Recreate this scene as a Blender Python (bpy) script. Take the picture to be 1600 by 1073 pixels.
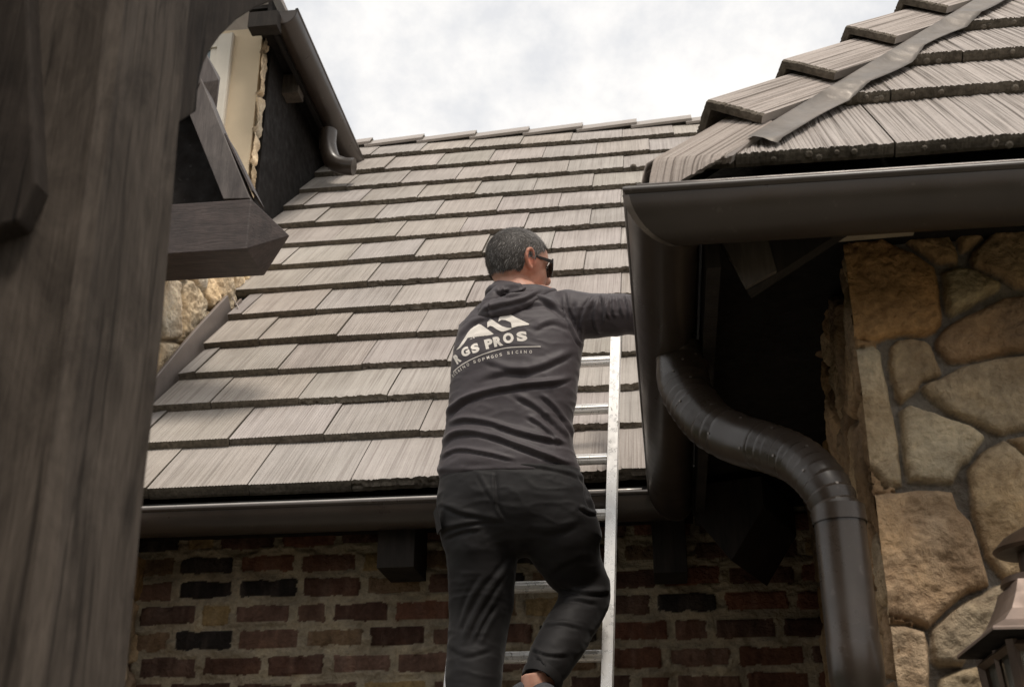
import bpy, bmesh, math, random
import numpy as np
from mathutils import Vector
from mathutils.bvhtree import BVHTree

for o in list(bpy.data.objects): bpy.data.objects.remove(o)
scene = bpy.context.scene
COL = scene.collection
R = math.radians

# ------------------------------------------------------------------ camera
CAM = np.array([0, 0, 1.6]); PITCH = R(23.75); FPX = 1900.0
cd = bpy.data.cameras.new('camera'); cam = bpy.data.objects.new('camera', cd); COL.objects.link(cam)
cam.location = CAM; cam.rotation_euler = (R(90) + PITCH, 0, 0)
cd.sensor_width = 36; cd.lens = FPX / 1600 * 36; cd.clip_end = 3000; cd.clip_start = .05
cd.dof.use_dof = True; cd.dof.focus_distance = 4.0; cd.dof.aperture_fstop = 8.0
scene.camera = cam

# ------------------------------------------------------------------ world + sun
SUN_EL, SUN_AZ = R(62), R(165)          # azimuth measured from +Y towards +X
wd = bpy.data.worlds.new('World'); scene.world = wd; wd.use_nodes = True
nt = wd.node_tree; nt.nodes.clear()
def wn(t, **kw):
    n = nt.nodes.new(t)
    for k_, v_ in kw.items(): setattr(n, k_, v_)
    return n
sky = wn('ShaderNodeTexSky', sky_type='NISHITA', sun_disc=False, sun_elevation=SUN_EL, sun_rotation=SUN_AZ)
tc = wn('ShaderNodeTexCoord'); mp = wn('ShaderNodeMapping'); mp.inputs['Scale'].default_value = (1, 1, 1.15)
n1 = wn('ShaderNodeTexNoise'); n1.inputs['Scale'].default_value = 9.5; n1.inputs['Detail'].default_value = 9; n1.inputs['Roughness'].default_value = .62; n1.inputs['Distortion'].default_value = .05
n2 = wn('ShaderNodeTexNoise'); n2.inputs['Scale'].default_value = 2.2; n2.inputs['Detail'].default_value = 3
r1 = wn('ShaderNodeValToRGB'); r1.color_ramp.elements[0].position = .36; r1.color_ramp.elements[0].color = (5.5, 5.55, 5.7, 1)
r1.color_ramp.elements[1].position = .60; r1.color_ramp.elements[1].color = (7.3, 7.12, 6.9, 1)
r2 = wn('ShaderNodeValToRGB'); r2.color_ramp.elements[0].position = .25; r2.color_ramp.elements[0].color = (.75,) * 3 + (1,)
r2.color_ramp.elements[1].position = .45; r2.color_ramp.elements[1].color = (1,) * 3 + (1,)
mx = wn('ShaderNodeMixRGB'); bg = wn('ShaderNodeBackground'); bg.inputs['Strength'].default_value = .105; ow = wn('ShaderNodeOutputWorld')
L = nt.links.new
L(tc.outputs['Generated'], mp.inputs['Vector']); L(mp.outputs[0], n1.inputs['Vector']); L(mp.outputs[0], n2.inputs['Vector'])
L(n1.outputs['Fac'], r1.inputs[0]); L(n2.outputs['Fac'], r2.inputs[0]); L(r2.outputs[0], mx.inputs[0])
L(sky.outputs[0], mx.inputs[1]); L(r1.outputs[0], mx.inputs[2]); L(mx.outputs[0], bg.inputs[0]); L(bg.outputs[0], ow.inputs[0])
sd = bpy.data.lights.new('sun', 'SUN'); sd.energy = 1.7; sd.angle = R(12); sd.color = (1, .92, .82)
sun = bpy.data.objects.new('sun', sd); COL.objects.link(sun)
sv = Vector((math.sin(SUN_AZ) * math.cos(SUN_EL), math.cos(SUN_AZ) * math.cos(SUN_EL), math.sin(SUN_EL)))
sun.rotation_euler = sv.to_track_quat('Z', 'Y').to_euler(); sun.location = (0, 0, 30)
scene.view_settings.view_transform = 'Standard'; scene.view_settings.look = 'None'
scene.view_settings.exposure = .5; scene.view_settings.gamma = 1
scene.render.engine = 'CYCLES'
scene.render.resolution_x = 1024; scene.render.resolution_y = 686

# ------------------------------------------------------------------ house frame (a along the eave, b into the depth, z up)
PH = R(7.2)
U = np.array([math.cos(PH), -math.sin(PH), 0]); V = np.array([math.sin(PH), math.cos(PH), 0]); K = np.array([0, 0, 1.])
def ray(px, py):
    x = (px - 800) / FPX; y = (536.5 - py) / FPX
    return np.array([x, math.cos(PITCH) - y * math.sin(PITCH), math.sin(PITCH) + y * math.cos(PITCH)])
H = 2.9
_d = ray(1003, 768); O = CAM + _d * (H - 1.6) / _d[2]; O[2] = 0
def W(a, b, z): return O + a * U + b * V + z * K
def WW(arr):
    arr = np.asarray(arr, float); return O + arr[..., 0:1] * U + arr[..., 1:2] * V + arr[..., 2:3] * K
def hc(P): r = P - O; return np.array([r @ U, r @ V, P[2]])
def PB(px, py, b):                      # house coordinates of a point of the plane b = const
    d = ray(px, py); P0 = W(0, b, 0); return hc(CAM + d * ((P0 - CAM) @ V) / (d @ V))
def proj(P):
    r = np.asarray(P) - CAM; fw = r[..., 1] * math.cos(PITCH) + r[..., 2] * math.sin(PITCH)
    up = -r[..., 1] * math.sin(PITCH) + r[..., 2] * math.cos(PITCH)
    return np.stack([800 + FPX * r[..., 0] / fw, 536.5 - FPX * up / fw], -1)

# ------------------------------------------------------------------ object helpers
ORG = {}
def link(o, parent, org):
    COL.objects.link(o); ORG[o.name] = np.array(org, float)
    if parent is not None:
        o.parent = parent; o.location = ORG[o.name] - ORG[parent.name]
    else: o.location = org
def tag(o, label=None, cat=None, group=None, kind=None):
    if label: o['label'] = label
    if cat: o['category'] = cat
    if group: o['group'] = group
    if kind: o['kind'] = kind
    return o
def empty(name, org, label=None, cat=None, parent=None):
    o = bpy.data.objects.new(name, None); o.empty_display_size = .1; link(o, parent, org); return tag(o, label, cat)
class MB:
    def __init__(s): s.v = []; s.f = []; s.m = []; s.c = []; s.uv = []; s.n = 0
    def add(s, verts, faces, mi=0, col=(1, 1, 1), uv=None):
        verts = np.asarray(verts, float).reshape(-1, 3); s.v.append(verts)
        for i, f in enumerate(faces):
            s.f.append([int(q) + s.n for q in f]); s.m.append(mi if not hasattr(mi, '__len__') else mi[i])
        col = np.asarray(col, float)
        if col.ndim == 1: col = np.repeat(col[None], len(verts), 0)
        s.c.append(col)
        s.uv.append(np.zeros((len(verts), 2)) if uv is None else np.asarray(uv, float))
        s.n += len(verts)
    def box(s, c, sz, ax=(U, V, K), mi=0, col=(1, 1, 1)):
        c = np.asarray(c, float); vs = []
        for i in (-1, 1):
            for j in (-1, 1):
                for k_ in (-1, 1): vs.append(c + ax[0] * i * sz[0] / 2 + ax[1] * j * sz[1] / 2 + ax[2] * k_ * sz[2] / 2)
        s.add(vs, [(0, 1, 3, 2), (4, 6, 7, 5), (0, 4, 5, 1), (2, 3, 7, 6), (0, 2, 6, 4), (1, 5, 7, 3)], mi, col)
    def hbox(s, a0, a1, b0, b1, z0, z1, mi=0, col=(1, 1, 1)):
        s.box(W((a0 + a1) / 2, (b0 + b1) / 2, (z0 + z1) / 2), (a1 - a0, b1 - b0, z1 - z0), mi=mi, col=col)
    def grid(s, P, mi=0, col=(1, 1, 1), flip=False, uv=None):      # P [n][m][3]
        P = np.asarray(P, float); n, m = P.shape[:2]
        i, j = np.meshgrid(np.arange(n - 1), np.arange(m - 1), indexing='ij'); q = (i * m + j).ravel()
        F = np.stack([q, q + 1, q + m + 1, q + m], 1)
        if flip: F = F[:, ::-1]
        col = np.asarray(col, float)
        if col.ndim == 3: col = col.reshape(-1, 3)
        s.add(P.reshape(-1, 3), F, mi, col, uv)
    def tube(s, pts, rad, n=16, mi=0, col=(1, 1, 1), cap=True, up=None, ell=None):
        pts = [np.asarray(p, float) for p in pts]; N = len(pts)
        if not hasattr(rad, '__len__'): rad = [rad] * N
        T = [pts[min(i + 1, N - 1)] - pts[max(i - 1, 0)] for i in range(N)]; T = [t / (np.linalg.norm(t) + 1e-12) for t in T]
        if up is None: up = K if abs(T[0] @ K) < .9 else U
        X = np.asarray(up) - T[0] * (np.asarray(up) @ T[0]); X /= np.linalg.norm(X); rows = []
        for i in range(N):
            X = X - T[i] * (X @ T[i]); X /= np.linalg.norm(X); Y = np.cross(T[i], X)
            e = 1 if ell is None else (ell[i] if hasattr(ell, '__len__') else ell)
            th = np.linspace(0, 2 * math.pi, n, endpoint=False)
            rows.append(pts[i] + rad[i] * (np.cos(th)[:, None] * X + e * np.sin(th)[:, None] * Y))
        vs = np.concatenate(rows); F = []
        for i in range(N - 1):
            for j in range(n):
                F.append((i * n + j, i * n + (j + 1) % n, (i + 1) * n + (j + 1) % n, (i + 1) * n + j))
        if cap: F.append(tuple(range(n))[::-1]); F.append(tuple((N - 1) * n + j for j in range(n)))
        s.add(vs, F, mi, col)
    def prism(s, poly, ext, mi=0, col=(1, 1, 1)):                  # poly: world points, ext: vector
        poly = np.asarray(poly, float); n = len(poly); vs = np.concatenate([poly, poly + ext])
        F = [tuple(range(n))[::-1], tuple(range(n, 2 * n))] + [(i, (i + 1) % n, n + (i + 1) % n, n + i) for i in range(n)]
        s.add(vs, F, mi, col)
    def mesh(s, name, org=(0, 0, 0)):
        me = bpy.data.meshes.new(name); V_ = np.concatenate(s.v) - np.asarray(org)
        me.from_pydata(V_.tolist(), [], s.f); me.update()
        me.polygons.foreach_set('material_index', np.array(s.m, dtype=np.int32))
        ca = me.color_attributes.new('tone', 'FLOAT_COLOR', 'POINT')
        C_ = np.concatenate(s.c); C_ = np.concatenate([C_, np.ones((len(C_), 1))], 1); ca.data.foreach_set('color', C_.ravel())
        uvl = me.uv_layers.new(name='UVMap'); li = np.empty(len(me.loops), dtype=np.int32); me.loops.foreach_get('vertex_index', li)
        uvl.data.foreach_set('uv', np.concatenate(s.uv)[li].ravel())
        return me
    def build(s, name, mats, parent=None, org=None, smooth=False, bevel=0, fix=True, angle=35):
        if org is None: org = ORG[parent.name] if parent is not None else (0, 0, 0)
        me = s.mesh(name, org)
        for m in (mats if isinstance(mats, (list, tuple)) else [mats]): me.materials.append(m)
        if fix:
            bm = bmesh.new(); bm.from_mesh(me); bmesh.ops.recalc_face_normals(bm, faces=bm.faces); bm.to_mesh(me); bm.free()
        o = bpy.data.objects.new(name, me); link(o, parent, org)
        if smooth:
            me.polygons.foreach_set('use_smooth', [True] * len(me.polygons))
            if smooth == 'auto':
                try: me.set_sharp_from_angle(angle=R(angle))
                except Exception: pass
        if bevel:
            b = o.modifiers.new('b', 'BEVEL'); b.width = bevel; b.segments = 2; b.limit_method = 'ANGLE'
        return o

# ------------------------------------------------------------------ noise in numpy
_rg = np.random.RandomState(7); _T = _rg.rand(64, 64, 64).astype(np.float32)
def vn(x, y, z=0.):
    x = np.asarray(x, float); y = np.asarray(y, float); z = np.asarray(z, float) + x * 0
    xi = np.floor(x).astype(int); yi = np.floor(y).astype(int); zi = np.floor(z).astype(int)
    fx = x - xi; fy = y - yi; fz = z - zi; fx = fx * fx * (3 - 2 * fx); fy = fy * fy * (3 - 2 * fy); fz = fz * fz * (3 - 2 * fz)
    def g(a, b, c): return _T[(xi + a) & 63, (yi + b) & 63, (zi + c) & 63]
    l = lambda p, q, t: p + (q - p) * t
    return l(l(l(g(0,0,0), g(1,0,0), fx), l(g(0,1,0), g(1,1,0), fx), fy), l(l(g(0,0,1), g(1,0,1), fx), l(g(0,1,1), g(1,1,1), fx), fy), fz) * 2 - 1
def fbm(x, y, z=0., o=4, rough=.5):
    s = 0; a = 1; t = 0
    for i in range(o): s = s + a * vn(x * 2 ** i + 17 * i, y * 2 ** i + 5 * i, np.asarray(z) * 2 ** i + 3 * i); t += a; a *= rough
    return s / t

# ------------------------------------------------------------------ materials
class Mt:
    def __init__(s, name, rough=.8, spec=.3, metal=0.):
        s.m = bpy.data.materials.new(name); s.m.use_nodes = True; s.t = s.m.node_tree; s.b = s.t.nodes['Principled BSDF']
        s.b.inputs['Roughness'].default_value = rough; s.b.inputs['Specular IOR Level'].default_value = spec; s.b.inputs['Metallic'].default_value = metal
    def n(s, t, ins=None, **kw):
        n = s.t.nodes.new(t)
        for k_, v_ in kw.items(): setattr(n, k_, v_)
        for k_, v_ in (ins or {}).items():
            if hasattr(v_, 'is_output') or isinstance(v_, bpy.types.NodeSocket): s.t.links.new(v_, n.inputs[k_])
            else: n.inputs[k_].default_value = v_
        return n
    def set(s, k_, sock): s.t.links.new(sock, s.b.inputs[k_])
    def coord(s, kind='Object', scale=(1, 1, 1), rot=(0, 0, 0)):
        t = s.n('ShaderNodeTexCoord'); m = s.n('ShaderNodeMapping', {'Vector': t.outputs[kind], 'Scale': scale, 'Rotation': rot}); return m.outputs[0]
    def noise(s, vec, scale, detail=4, rough=.5, dist=0): return s.n('ShaderNodeTexNoise', {'Vector': vec, 'Scale': scale, 'Detail': detail, 'Roughness': rough, 'Distortion': dist}).outputs['Fac']
    def ramp(s, fac, stops):
        r = s.n('ShaderNodeValToRGB', {'Fac': fac}); e = r.color_ramp.elements
        while len(e) < len(stops): e.new(.5)
        for i, (p, c) in enumerate(stops): e[i].position = p; e[i].color = (*c, 1) if hasattr(c, '__len__') else (c, c, c, 1)
        return r.outputs[0]
    def mix(s, a, b, fac=.5, mode='MIX'):
        n = s.n('ShaderNodeMixRGB', blend_type=mode)
        for k_, v_ in ((0, fac), (1, a), (2, b)):
            if isinstance(v_, bpy.types.NodeSocket): s.t.links.new(v_, n.inputs[k_])
            else: n.inputs[k_].default_value = v_ if k_ == 0 else ((*v_, 1) if len(v_) == 3 else v_)
        return n.outputs[0]
    def tone(s, col): return s.mix(col, s.n('ShaderNodeVertexColor', layer_name='tone').outputs[0], 1., 'MULTIPLY')
    def bump(s, h, strength=.3, dist=.002, prev=None):
        ins = {'Height': h, 'Strength': strength, 'Distance': dist}
        n = s.n('ShaderNodeBump', ins)
        if prev is not None: s.t.links.new(prev, n.inputs['Normal'])
        return n.outputs[0]

def mat_tile(name, c0, c1, freq, front=False):
    m = Mt(name, .88, .25); uv = m.n('ShaderNodeTexCoord').outputs['UV']
    st = m.n('ShaderNodeMapping', {'Vector': uv, 'Scale': (freq, 1.6, 1)}).outputs[0]
    ln = m.noise(st, 1.0, 3, .6); st2 = m.n('ShaderNodeMapping', {'Vector': uv, 'Scale': (freq * .25, .9, 1)}).outputs[0]
    ln2 = m.noise(st2, 1.0, 2, .5); big = m.noise(m.coord('Object'), 2.2, 5, .6); fine = m.noise(m.coord('Object'), 160, 4, .7)
    c = m.ramp(ln, [(.36, c0), (.52, c1)])
    c = m.mix(c, m.ramp(ln2, [(.35, .84), (.6, 1.05)]), .6, 'MULTIPLY')
    c = m.mix(c, m.ramp(big, [(.3, (.8, .78, .75)), (.62, (1.05, 1.04, 1.03))]), .8, 'MULTIPLY')
    c = m.mix(c, m.ramp(fine, [(.35, .82), (.65, 1.1)]), .6, 'MULTIPLY')
    m.set('Base Color', m.tone(c))
    b = m.bump(ln, .6, .004); b = m.bump(fine, .35, .0015, b); m.set('Normal', b)
    return m.m
M = {}
M['tile'] = mat_tile('roof_tile', (.30, .269, .250), (.405, .372, .348), 130)
M['tile_near'] = mat_tile('roof_tile_near', (.20, .176, .160), (.46, .415, .388), 210)
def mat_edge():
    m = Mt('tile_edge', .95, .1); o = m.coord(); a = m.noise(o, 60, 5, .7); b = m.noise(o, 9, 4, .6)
    c = m.ramp(a, [(.3, (.065, .056, .045)), (.7, (.19, .165, .135))]); c = m.mix(c, m.ramp(b, [(.35, .75), (.65, 1.2)]), .8, 'MULTIPLY')  # darker than the tops: weaker light on the front faces painted in
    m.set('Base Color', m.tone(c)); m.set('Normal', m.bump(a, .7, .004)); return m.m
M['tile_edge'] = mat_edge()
def mat_metal(name, col, rough, var=.25, metal=0., spec=.5, streak=(3, 3, 3), bumpy=.05):
    m = Mt(name, rough, spec, metal); o = m.coord('Object', streak); a = m.noise(o, 3, 6, .65); f = m.noise(m.coord(), 220, 3, .6)
    d = [max(0, q * (1 - var)) for q in col]; e = [q * (1 + var) for q in col]
    c = m.ramp(a, [(.3, d), (.7, e)])
    sp = m.noise(m.coord(), 38, 2, .5); c = m.mix(c, tuple(min(1, q * 1.5 + .025) for q in col), m.ramp(sp, [(.68, 0.), (.74, .5)]))
    m.set('Base Color', c); m.set('Roughness', m.ramp(m.noise(o, 5, 5, .6), [(.3, rough * .75), (.7, min(1, rough * 1.25))])); m.set('Normal', m.bump(a, bumpy, .01)); return m.m
M['gutter'] = mat_metal('bronze_gutter', (.040, .030, .0235), .34, .25, 0, .5, (1, 1, 1))
M['rim'] = mat_metal('worn_rim', (.42, .39, .36), .35, .15, .5, .5)  # pale grey stands for the sky's glint on the gutter rim
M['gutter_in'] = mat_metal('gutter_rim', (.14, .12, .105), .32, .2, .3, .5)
M['pipe'] = mat_metal('bronze_pipe', (.038, .028, .021), .33, .25, 0, .5)
M['flash'] = mat_metal('flashing', (.24, .205, .185), .45, .15, .2, .5, (1, 1, 1), .1)
M['lead'] = mat_metal('lead_strip', (.17, .148, .128), .5, .22, .3, .4, (4, 4, 4), .3)
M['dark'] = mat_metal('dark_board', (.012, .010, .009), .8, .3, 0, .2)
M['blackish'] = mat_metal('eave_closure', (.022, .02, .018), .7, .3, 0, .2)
M['copper'] = mat_metal('lantern_copper', (.22, .165, .135), .5, .25, .4, .5)
M['bronze'] = mat_metal('lantern_bronze', (.07, .045, .03), .45, .4, .5, .5)
def mat_alu():
    m = Mt('aluminium', .3, .5, .85); o = m.coord(); a = m.noise(o, 30, 5, .7); s_ = m.noise(m.coord('Object', (6, 6, 1)), 12, 4, .6)
    sc = m.noise(m.coord('Object', (1, 1, .25)), 55, 3, .7, .8)
    c = m.ramp(s_, [(.3, (.8, .78, .75)), (.7, (.93, .91, .88))]); c = m.mix(c, (.25, .23, .2), m.ramp(sc, [(.63, 0.), (.68, .75)]))
    m.set('Base Color', c); m.set('Roughness', m.ramp(a, [(.35, .2), (.65, .45)])); m.set('Metallic', m.ramp(sc, [(.63, .35), (.68, .1)])); m.set('Normal', m.bump(a, .08, .002)); return m.m
M['alu'] = mat_alu()
def mat_wood(name, c0, c1, axis, rough=.8, gs=1.0, spec=.25):
    sc = [22 * gs] * 3; sc[axis] = 2.4 * gs
    m = Mt(name, rough, spec); o = m.coord('Object', tuple(sc)); g = m.noise(o, 1, 6, .65, .5); g2 = m.noise(m.coord('Object', tuple(q * 4 for q in sc)), 1, 4, .6)
    b = m.noise(m.coord('Object', (1, 1, .5)), 9, 7, .7, .6)
    c = m.ramp(g, [(.30, c0), (.68, c1)]); c = m.mix(c, m.ramp(g2, [(.3, .72), (.7, 1.15)]), .7, 'MULTIPLY'); c = m.mix(c, m.ramp(b, [(.3, .55), (.5, 1.), (.7, 1.3)]), .85, 'MULTIPLY')
    m.set('Base Color', m.tone(c)); m.set('Normal', m.bump(g2, .6, .003, m.bump(g, .3, .005))); return m.m
M['post'] = mat_wood('weathered_post', (.085, .064, .048), (.235, .19, .15), 2, .85, 1.0)
M['post_dark'] = mat_wood('weathered_brace', (.045, .036, .03), (.10, .083, .07), 2, .85, 1.2)
M['beam'] = mat_wood('stained_beam', (.03, .020, .017), (.065, .046, .040), 0, .5, 1.3, .4)
M['strut'] = mat_wood('stained_strut', (.055, .043, .039), (.12, .10, .09), 2, .55, 1.0, .4)
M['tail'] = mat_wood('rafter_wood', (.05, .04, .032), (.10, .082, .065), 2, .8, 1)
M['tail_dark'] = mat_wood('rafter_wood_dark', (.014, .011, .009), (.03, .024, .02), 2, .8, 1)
def mat_post(name, c0, c1):
    m = Mt(name, .88, .15); o = m.coord('Object', (1, 1, .55)); a = m.noise(o, 11, 8, .72, .9); g = m.noise(m.coord('Object', (150, 150, 9)), 1, 5, .7, .6)
    ck = m.noise(m.coord('Object', (38, 38, 1.6)), 1, 4, .6, 1.2); k = m.n('ShaderNodeTexVoronoi', {'Vector': m.coord('Object', (7, 7, 3.2)), 'Scale': 1.0}).outputs['Distance']
    c = m.ramp(a, [(.30, c0), (.70, c1)]); c = m.mix(c, m.ramp(g, [(.3, .62), (.7, 1.2)]), .85, 'MULTIPLY'); c = m.mix(c, m.ramp(ck, [(.36, .35), (.42, 1.)]), .8, 'MULTIPLY'); c = m.mix(c, m.ramp(k, [(.05, .4), (.16, 1.)]), .8, 'MULTIPLY')
    m.set('Base Color', m.tone(c)); m.set('Normal', m.bump(ck, .5, .006, m.bump(g, .6, .003))); return m.m
def mat_stone(name):
    m = Mt(name, .92, .2); o = m.coord(); a = m.noise(o, 7, 7, .65, .4); f = m.noise(o, 60, 6, .7); p = m.noise(o, 18, 4, .6, 1.0)
    c = m.ramp(a, [(.28, (.62, .55, .48)), (.5, (1.05, 1, .95)), (.72, (1.45, 1.36, 1.22))]); c = m.mix(c, m.ramp(f, [(.3, .7), (.65, 1.18)]), .8, 'MULTIPLY')
    c = m.mix(c, m.ramp(p, [(.3, (.66, .6, .55)), (.5, (1, 1, 1))]), .6, 'MULTIPLY')
    m.set('Base Color', m.tone(c)); m.set('Normal', m.bump(f, 1., .009, m.bump(p, .7, .02, m.bump(a, .5, .02)))); return m.m
M['stone'] = mat_stone('field_stone')
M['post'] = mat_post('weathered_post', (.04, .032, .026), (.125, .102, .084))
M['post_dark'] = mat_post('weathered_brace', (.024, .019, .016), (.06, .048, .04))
M['brick'] = mat_stone('old_brick')
def mat_cloth(name, col, rough=.75, sheen=.25, sc=900):
    m = Mt(name, rough, .25); o = m.coord(); w = m.noise(o, sc, 2, .5); b = m.noise(o, 6, 4, .5)
    c = m.mix((*col, 1), m.ramp(b, [(.3, .85), (.7, 1.12)]), 1, 'MULTIPLY'); c = m.mix(c, m.ramp(w, [(.3, .85), (.7, 1.12)]), .8, 'MULTIPLY'); m.set('Base Color', c)
    m.b.inputs['Sheen Weight'].default_value = sheen; m.b.inputs['Sheen Roughness'].default_value = .4
    m.set('Normal', m.bump(w, .12, .001)); return m.m
M['hoodie'] = mat_cloth('charcoal_jersey', (.064, .054, .058), .55, .12)
M['trouser'] = mat_cloth('black_jersey', (.0115, .010, .010), .65, .10)
M['print'] = mat_cloth('cream_print', (.78, .72, .65), .6, .0)
def mat_skin():
    m = Mt('skin', .5, .4); o = m.coord(); a = m.noise(o, 25, 5, .6); f = m.noise(o, 300, 3, .6)
    m.set('Base Color', m.tone(m.ramp(a, [(.3, (.42, .21, .145)), (.7, (.56, .31, .225))]))); m.b.inputs['Subsurface Weight'].default_value = .12
    m.b.inputs['Subsurface Radius'].default_value = (.012, .004, .002); m.set('Normal', m.bump(f, .2, .001)); return m.m
M['skin'] = mat_skin()
def mat_plain(name, col, rough=.6, spec=.3, metal=0, var=.15, sc=12):
    m = Mt(name, rough, spec, metal); a = m.noise(m.coord(), sc, 5, .6)
    m.set('Base Color', m.tone(m.ramp(a, [(.3, [q * (1 - var) for q in col]), (.7, [min(1, q * (1 + var)) for q in col])]))); m.set('Normal', m.bump(a, .1, .003)); return m.m
M['hair'] = mat_plain('hair', (.9, .9, .9), .55, .4, 0, .1, 90)
M['plastic'] = mat_plain('black_plastic', (.015, .014, .013), .25, .5)
M['lens'] = mat_plain('dark_lens', (.03, .035, .028), .08, .8)
M['shoe'] = mat_plain('grey_shoe_mesh', (.07, .07, .075), .8, .2, 0, .3, 200)
M['sole'] = mat_plain('white_rubber', (.5, .49, .46), .6, .3)
M['cream'] = mat_plain('cream_paint', (.62, .57, .49), .55, .3, 0, .06, 6)
M['board'] = mat_plain('bare_board', (.30, .25, .18), .8, .2, 0, .2, 20)
M['grass'] = mat_plain('lawn', (.045, .055, .025), 1, .1, 0, .4, 5)
M['paving'] = mat_plain('paving_stone', (.24, .22, .185), .9, .2, 0, .25, 3)
def mat_stucco():
    m = Mt('stucco', .95, .1); a = m.noise(m.coord(), 140, 5, .7); b = m.noise(m.coord(), 2.5, 4, .5)
    m.set('Base Color', m.mix((.66, .54, .385, 1), m.ramp(b, [(.3, .88), (.7, 1.06)]), 1, 'MULTIPLY')); m.set('Normal', m.bump(a, .8, .006)); return m.m
M['stucco'] = mat_stucco()
def mat_glass():
    m = Mt('window_glass', .05, .8); m.b.inputs['Base Color'].default_value = (.10, .14, .16, 1); return m.m
M['glass'] = mat_glass()
def mat_lglass():
    m = Mt('lantern_glass', .12, .5); a = m.noise(m.coord(), 30, 3, .5); m.set('Base Color', m.ramp(a, [(.3, (.5, .48, .42)), (.7, (.7, .68, .6))]))
    m.b.inputs['Transmission Weight'].default_value = .85; m.set('Normal', m.bump(a, .4, .004)); return m.m
M['lglass'] = mat_lglass()

# ================================================================== SETTING: ground
g = MB(); g.grid([[(-600, -600, 0), (-600, 600, 0)], [(600, -600, 0), (600, 600, 0)]], flip=True)
gr = g.build('ground', M['grass'], fix=False); gr['kind'] = 'structure'
g = MB(); g.grid([[(-5, -3, .004), (-5, 4.9, .004)], [(5, -3, .004), (5, 4.9, .004)]], flip=True)
pv = g.build('patio', M['paving'], fix=False); pv['kind'] = 'structure'

# ================================================================== HOUSE
house = empty('house', W(0, .4, 0), 'stone and brick house with grey brown shake tile roofs and dark bronze gutters', 'house')
rng = random.Random(3)

# ---- tiles
def tile(mb, org, A, S, N, w, ln, th, style, uo, tone, lift=.035, roll=0., fine=60, clip=None):
    nx = fine; xs = np.linspace(0, w, nx + 1); r = np.random.RandomState(rng.randrange(10 ** 6))
    if style == 'rake':
        gN = -r.rand(nx + 1) ** 1.5 * (.0045 if fine > 80 else .0022); gS = r.rand(nx + 1) * .003; gB = r.rand(nx + 1) * .001
    elif style == 'saw':
        gN = -.0022 * (np.arange(nx + 1) % 2) - r.rand(nx + 1) * .001; gS = r.rand(nx + 1) * .0015; gB = r.rand(nx + 1) * .0005
    else:
        q = xs * 45 + uo * 10; gN = -np.abs(fbm(q, q * 0 + uo, 0, 3)) * .011 ; gS = np.clip(fbm(q * .8, q * 0 + 9 + uo, 0, 3), -.2, 1) * .024; gB = fbm(q * .7, q * 0 + 4, 0, 2) * .003
    rows = []; uvs = []
    def row(s_, n_, v_):
        s_ = s_ + xs * 0; n_ = n_ + xs * 0; xx = xs
        if clip: xx = np.maximum(xs, clip[1] + clip[2] * s_) if clip[0] == 'lo' else np.minimum(xs, clip[1] - clip[2] * s_)
        nn = n_ + lift * (1 - s_ / ln) + roll * (xs / w)
        rows.append(org + xx[:, None] * A + s_[:, None] * S + nn[:, None] * N); uvs.append(np.stack([xs + uo * 7.3, v_ + xs * 0 + uo * 3.1], 1))
    soft = style == 'chip'
    row(ln, th - .004 + gN * (0 if soft else 1), ln); row(ln * .5, th - .001 + gN * (0 if soft else 1), ln * .5)
    row(.03, th + gN * (.1 if soft else 1), .03)
    row(gS * (.5 if soft else 1) + .001, th + gN, .0)
    row(gS * .3 + .0, th * .72 + gN * .4, -th * .3)
    if soft: row(gS * 1.1 - .004, th * .45 + gN * .3, -th * .6)
    row(gS * .2, th * .25, -th * .8); row(.003, gB, -th); row(ln, 0, -ln)
    P = np.stack(rows); UV = np.concatenate(uvs); m = nx + 1; n = len(rows)
    i, j = np.meshgrid(np.arange(n - 1), np.arange(m - 1), indexing='ij'); q = (i * m + j).ravel()
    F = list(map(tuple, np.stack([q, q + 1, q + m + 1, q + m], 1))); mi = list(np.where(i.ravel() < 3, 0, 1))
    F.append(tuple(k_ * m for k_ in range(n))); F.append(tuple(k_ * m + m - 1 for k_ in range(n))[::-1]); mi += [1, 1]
    mb.add(P.reshape(-1, 3), F, mi, (tone,) * 3 if not hasattr(tone, '__len__') else tone, UV)
    if style == 'rake' and fine > 80:       # aggregate nubs along the cut edge
        for k_ in range(int(w / .045)):
            if r.rand() < .75:
                x = .02 + r.rand() * (w - .04); c = org + x * A + (-.001) * S + (th * (.35 + .3 * r.rand()) + lift) * N; rr = .006 + r.rand() * .004
                th_ = np.linspace(0, 2 * math.pi, 9)[:-1]; ring = [c + rr * (math.cos(t) * A + math.sin(t) * N) for t in th_]; ring2 = [c + rr * .6 * (math.cos(t) * A + math.sin(t) * N) - S * .003 for t in th_]
                mb.add(ring + ring2, [(q_, (q_ + 1) % 8, 8 + (q_ + 1) % 8, 8 + q_) for q_ in range(8)] + [tuple(range(8, 16))], 1, (1.35,) * 3)

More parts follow.
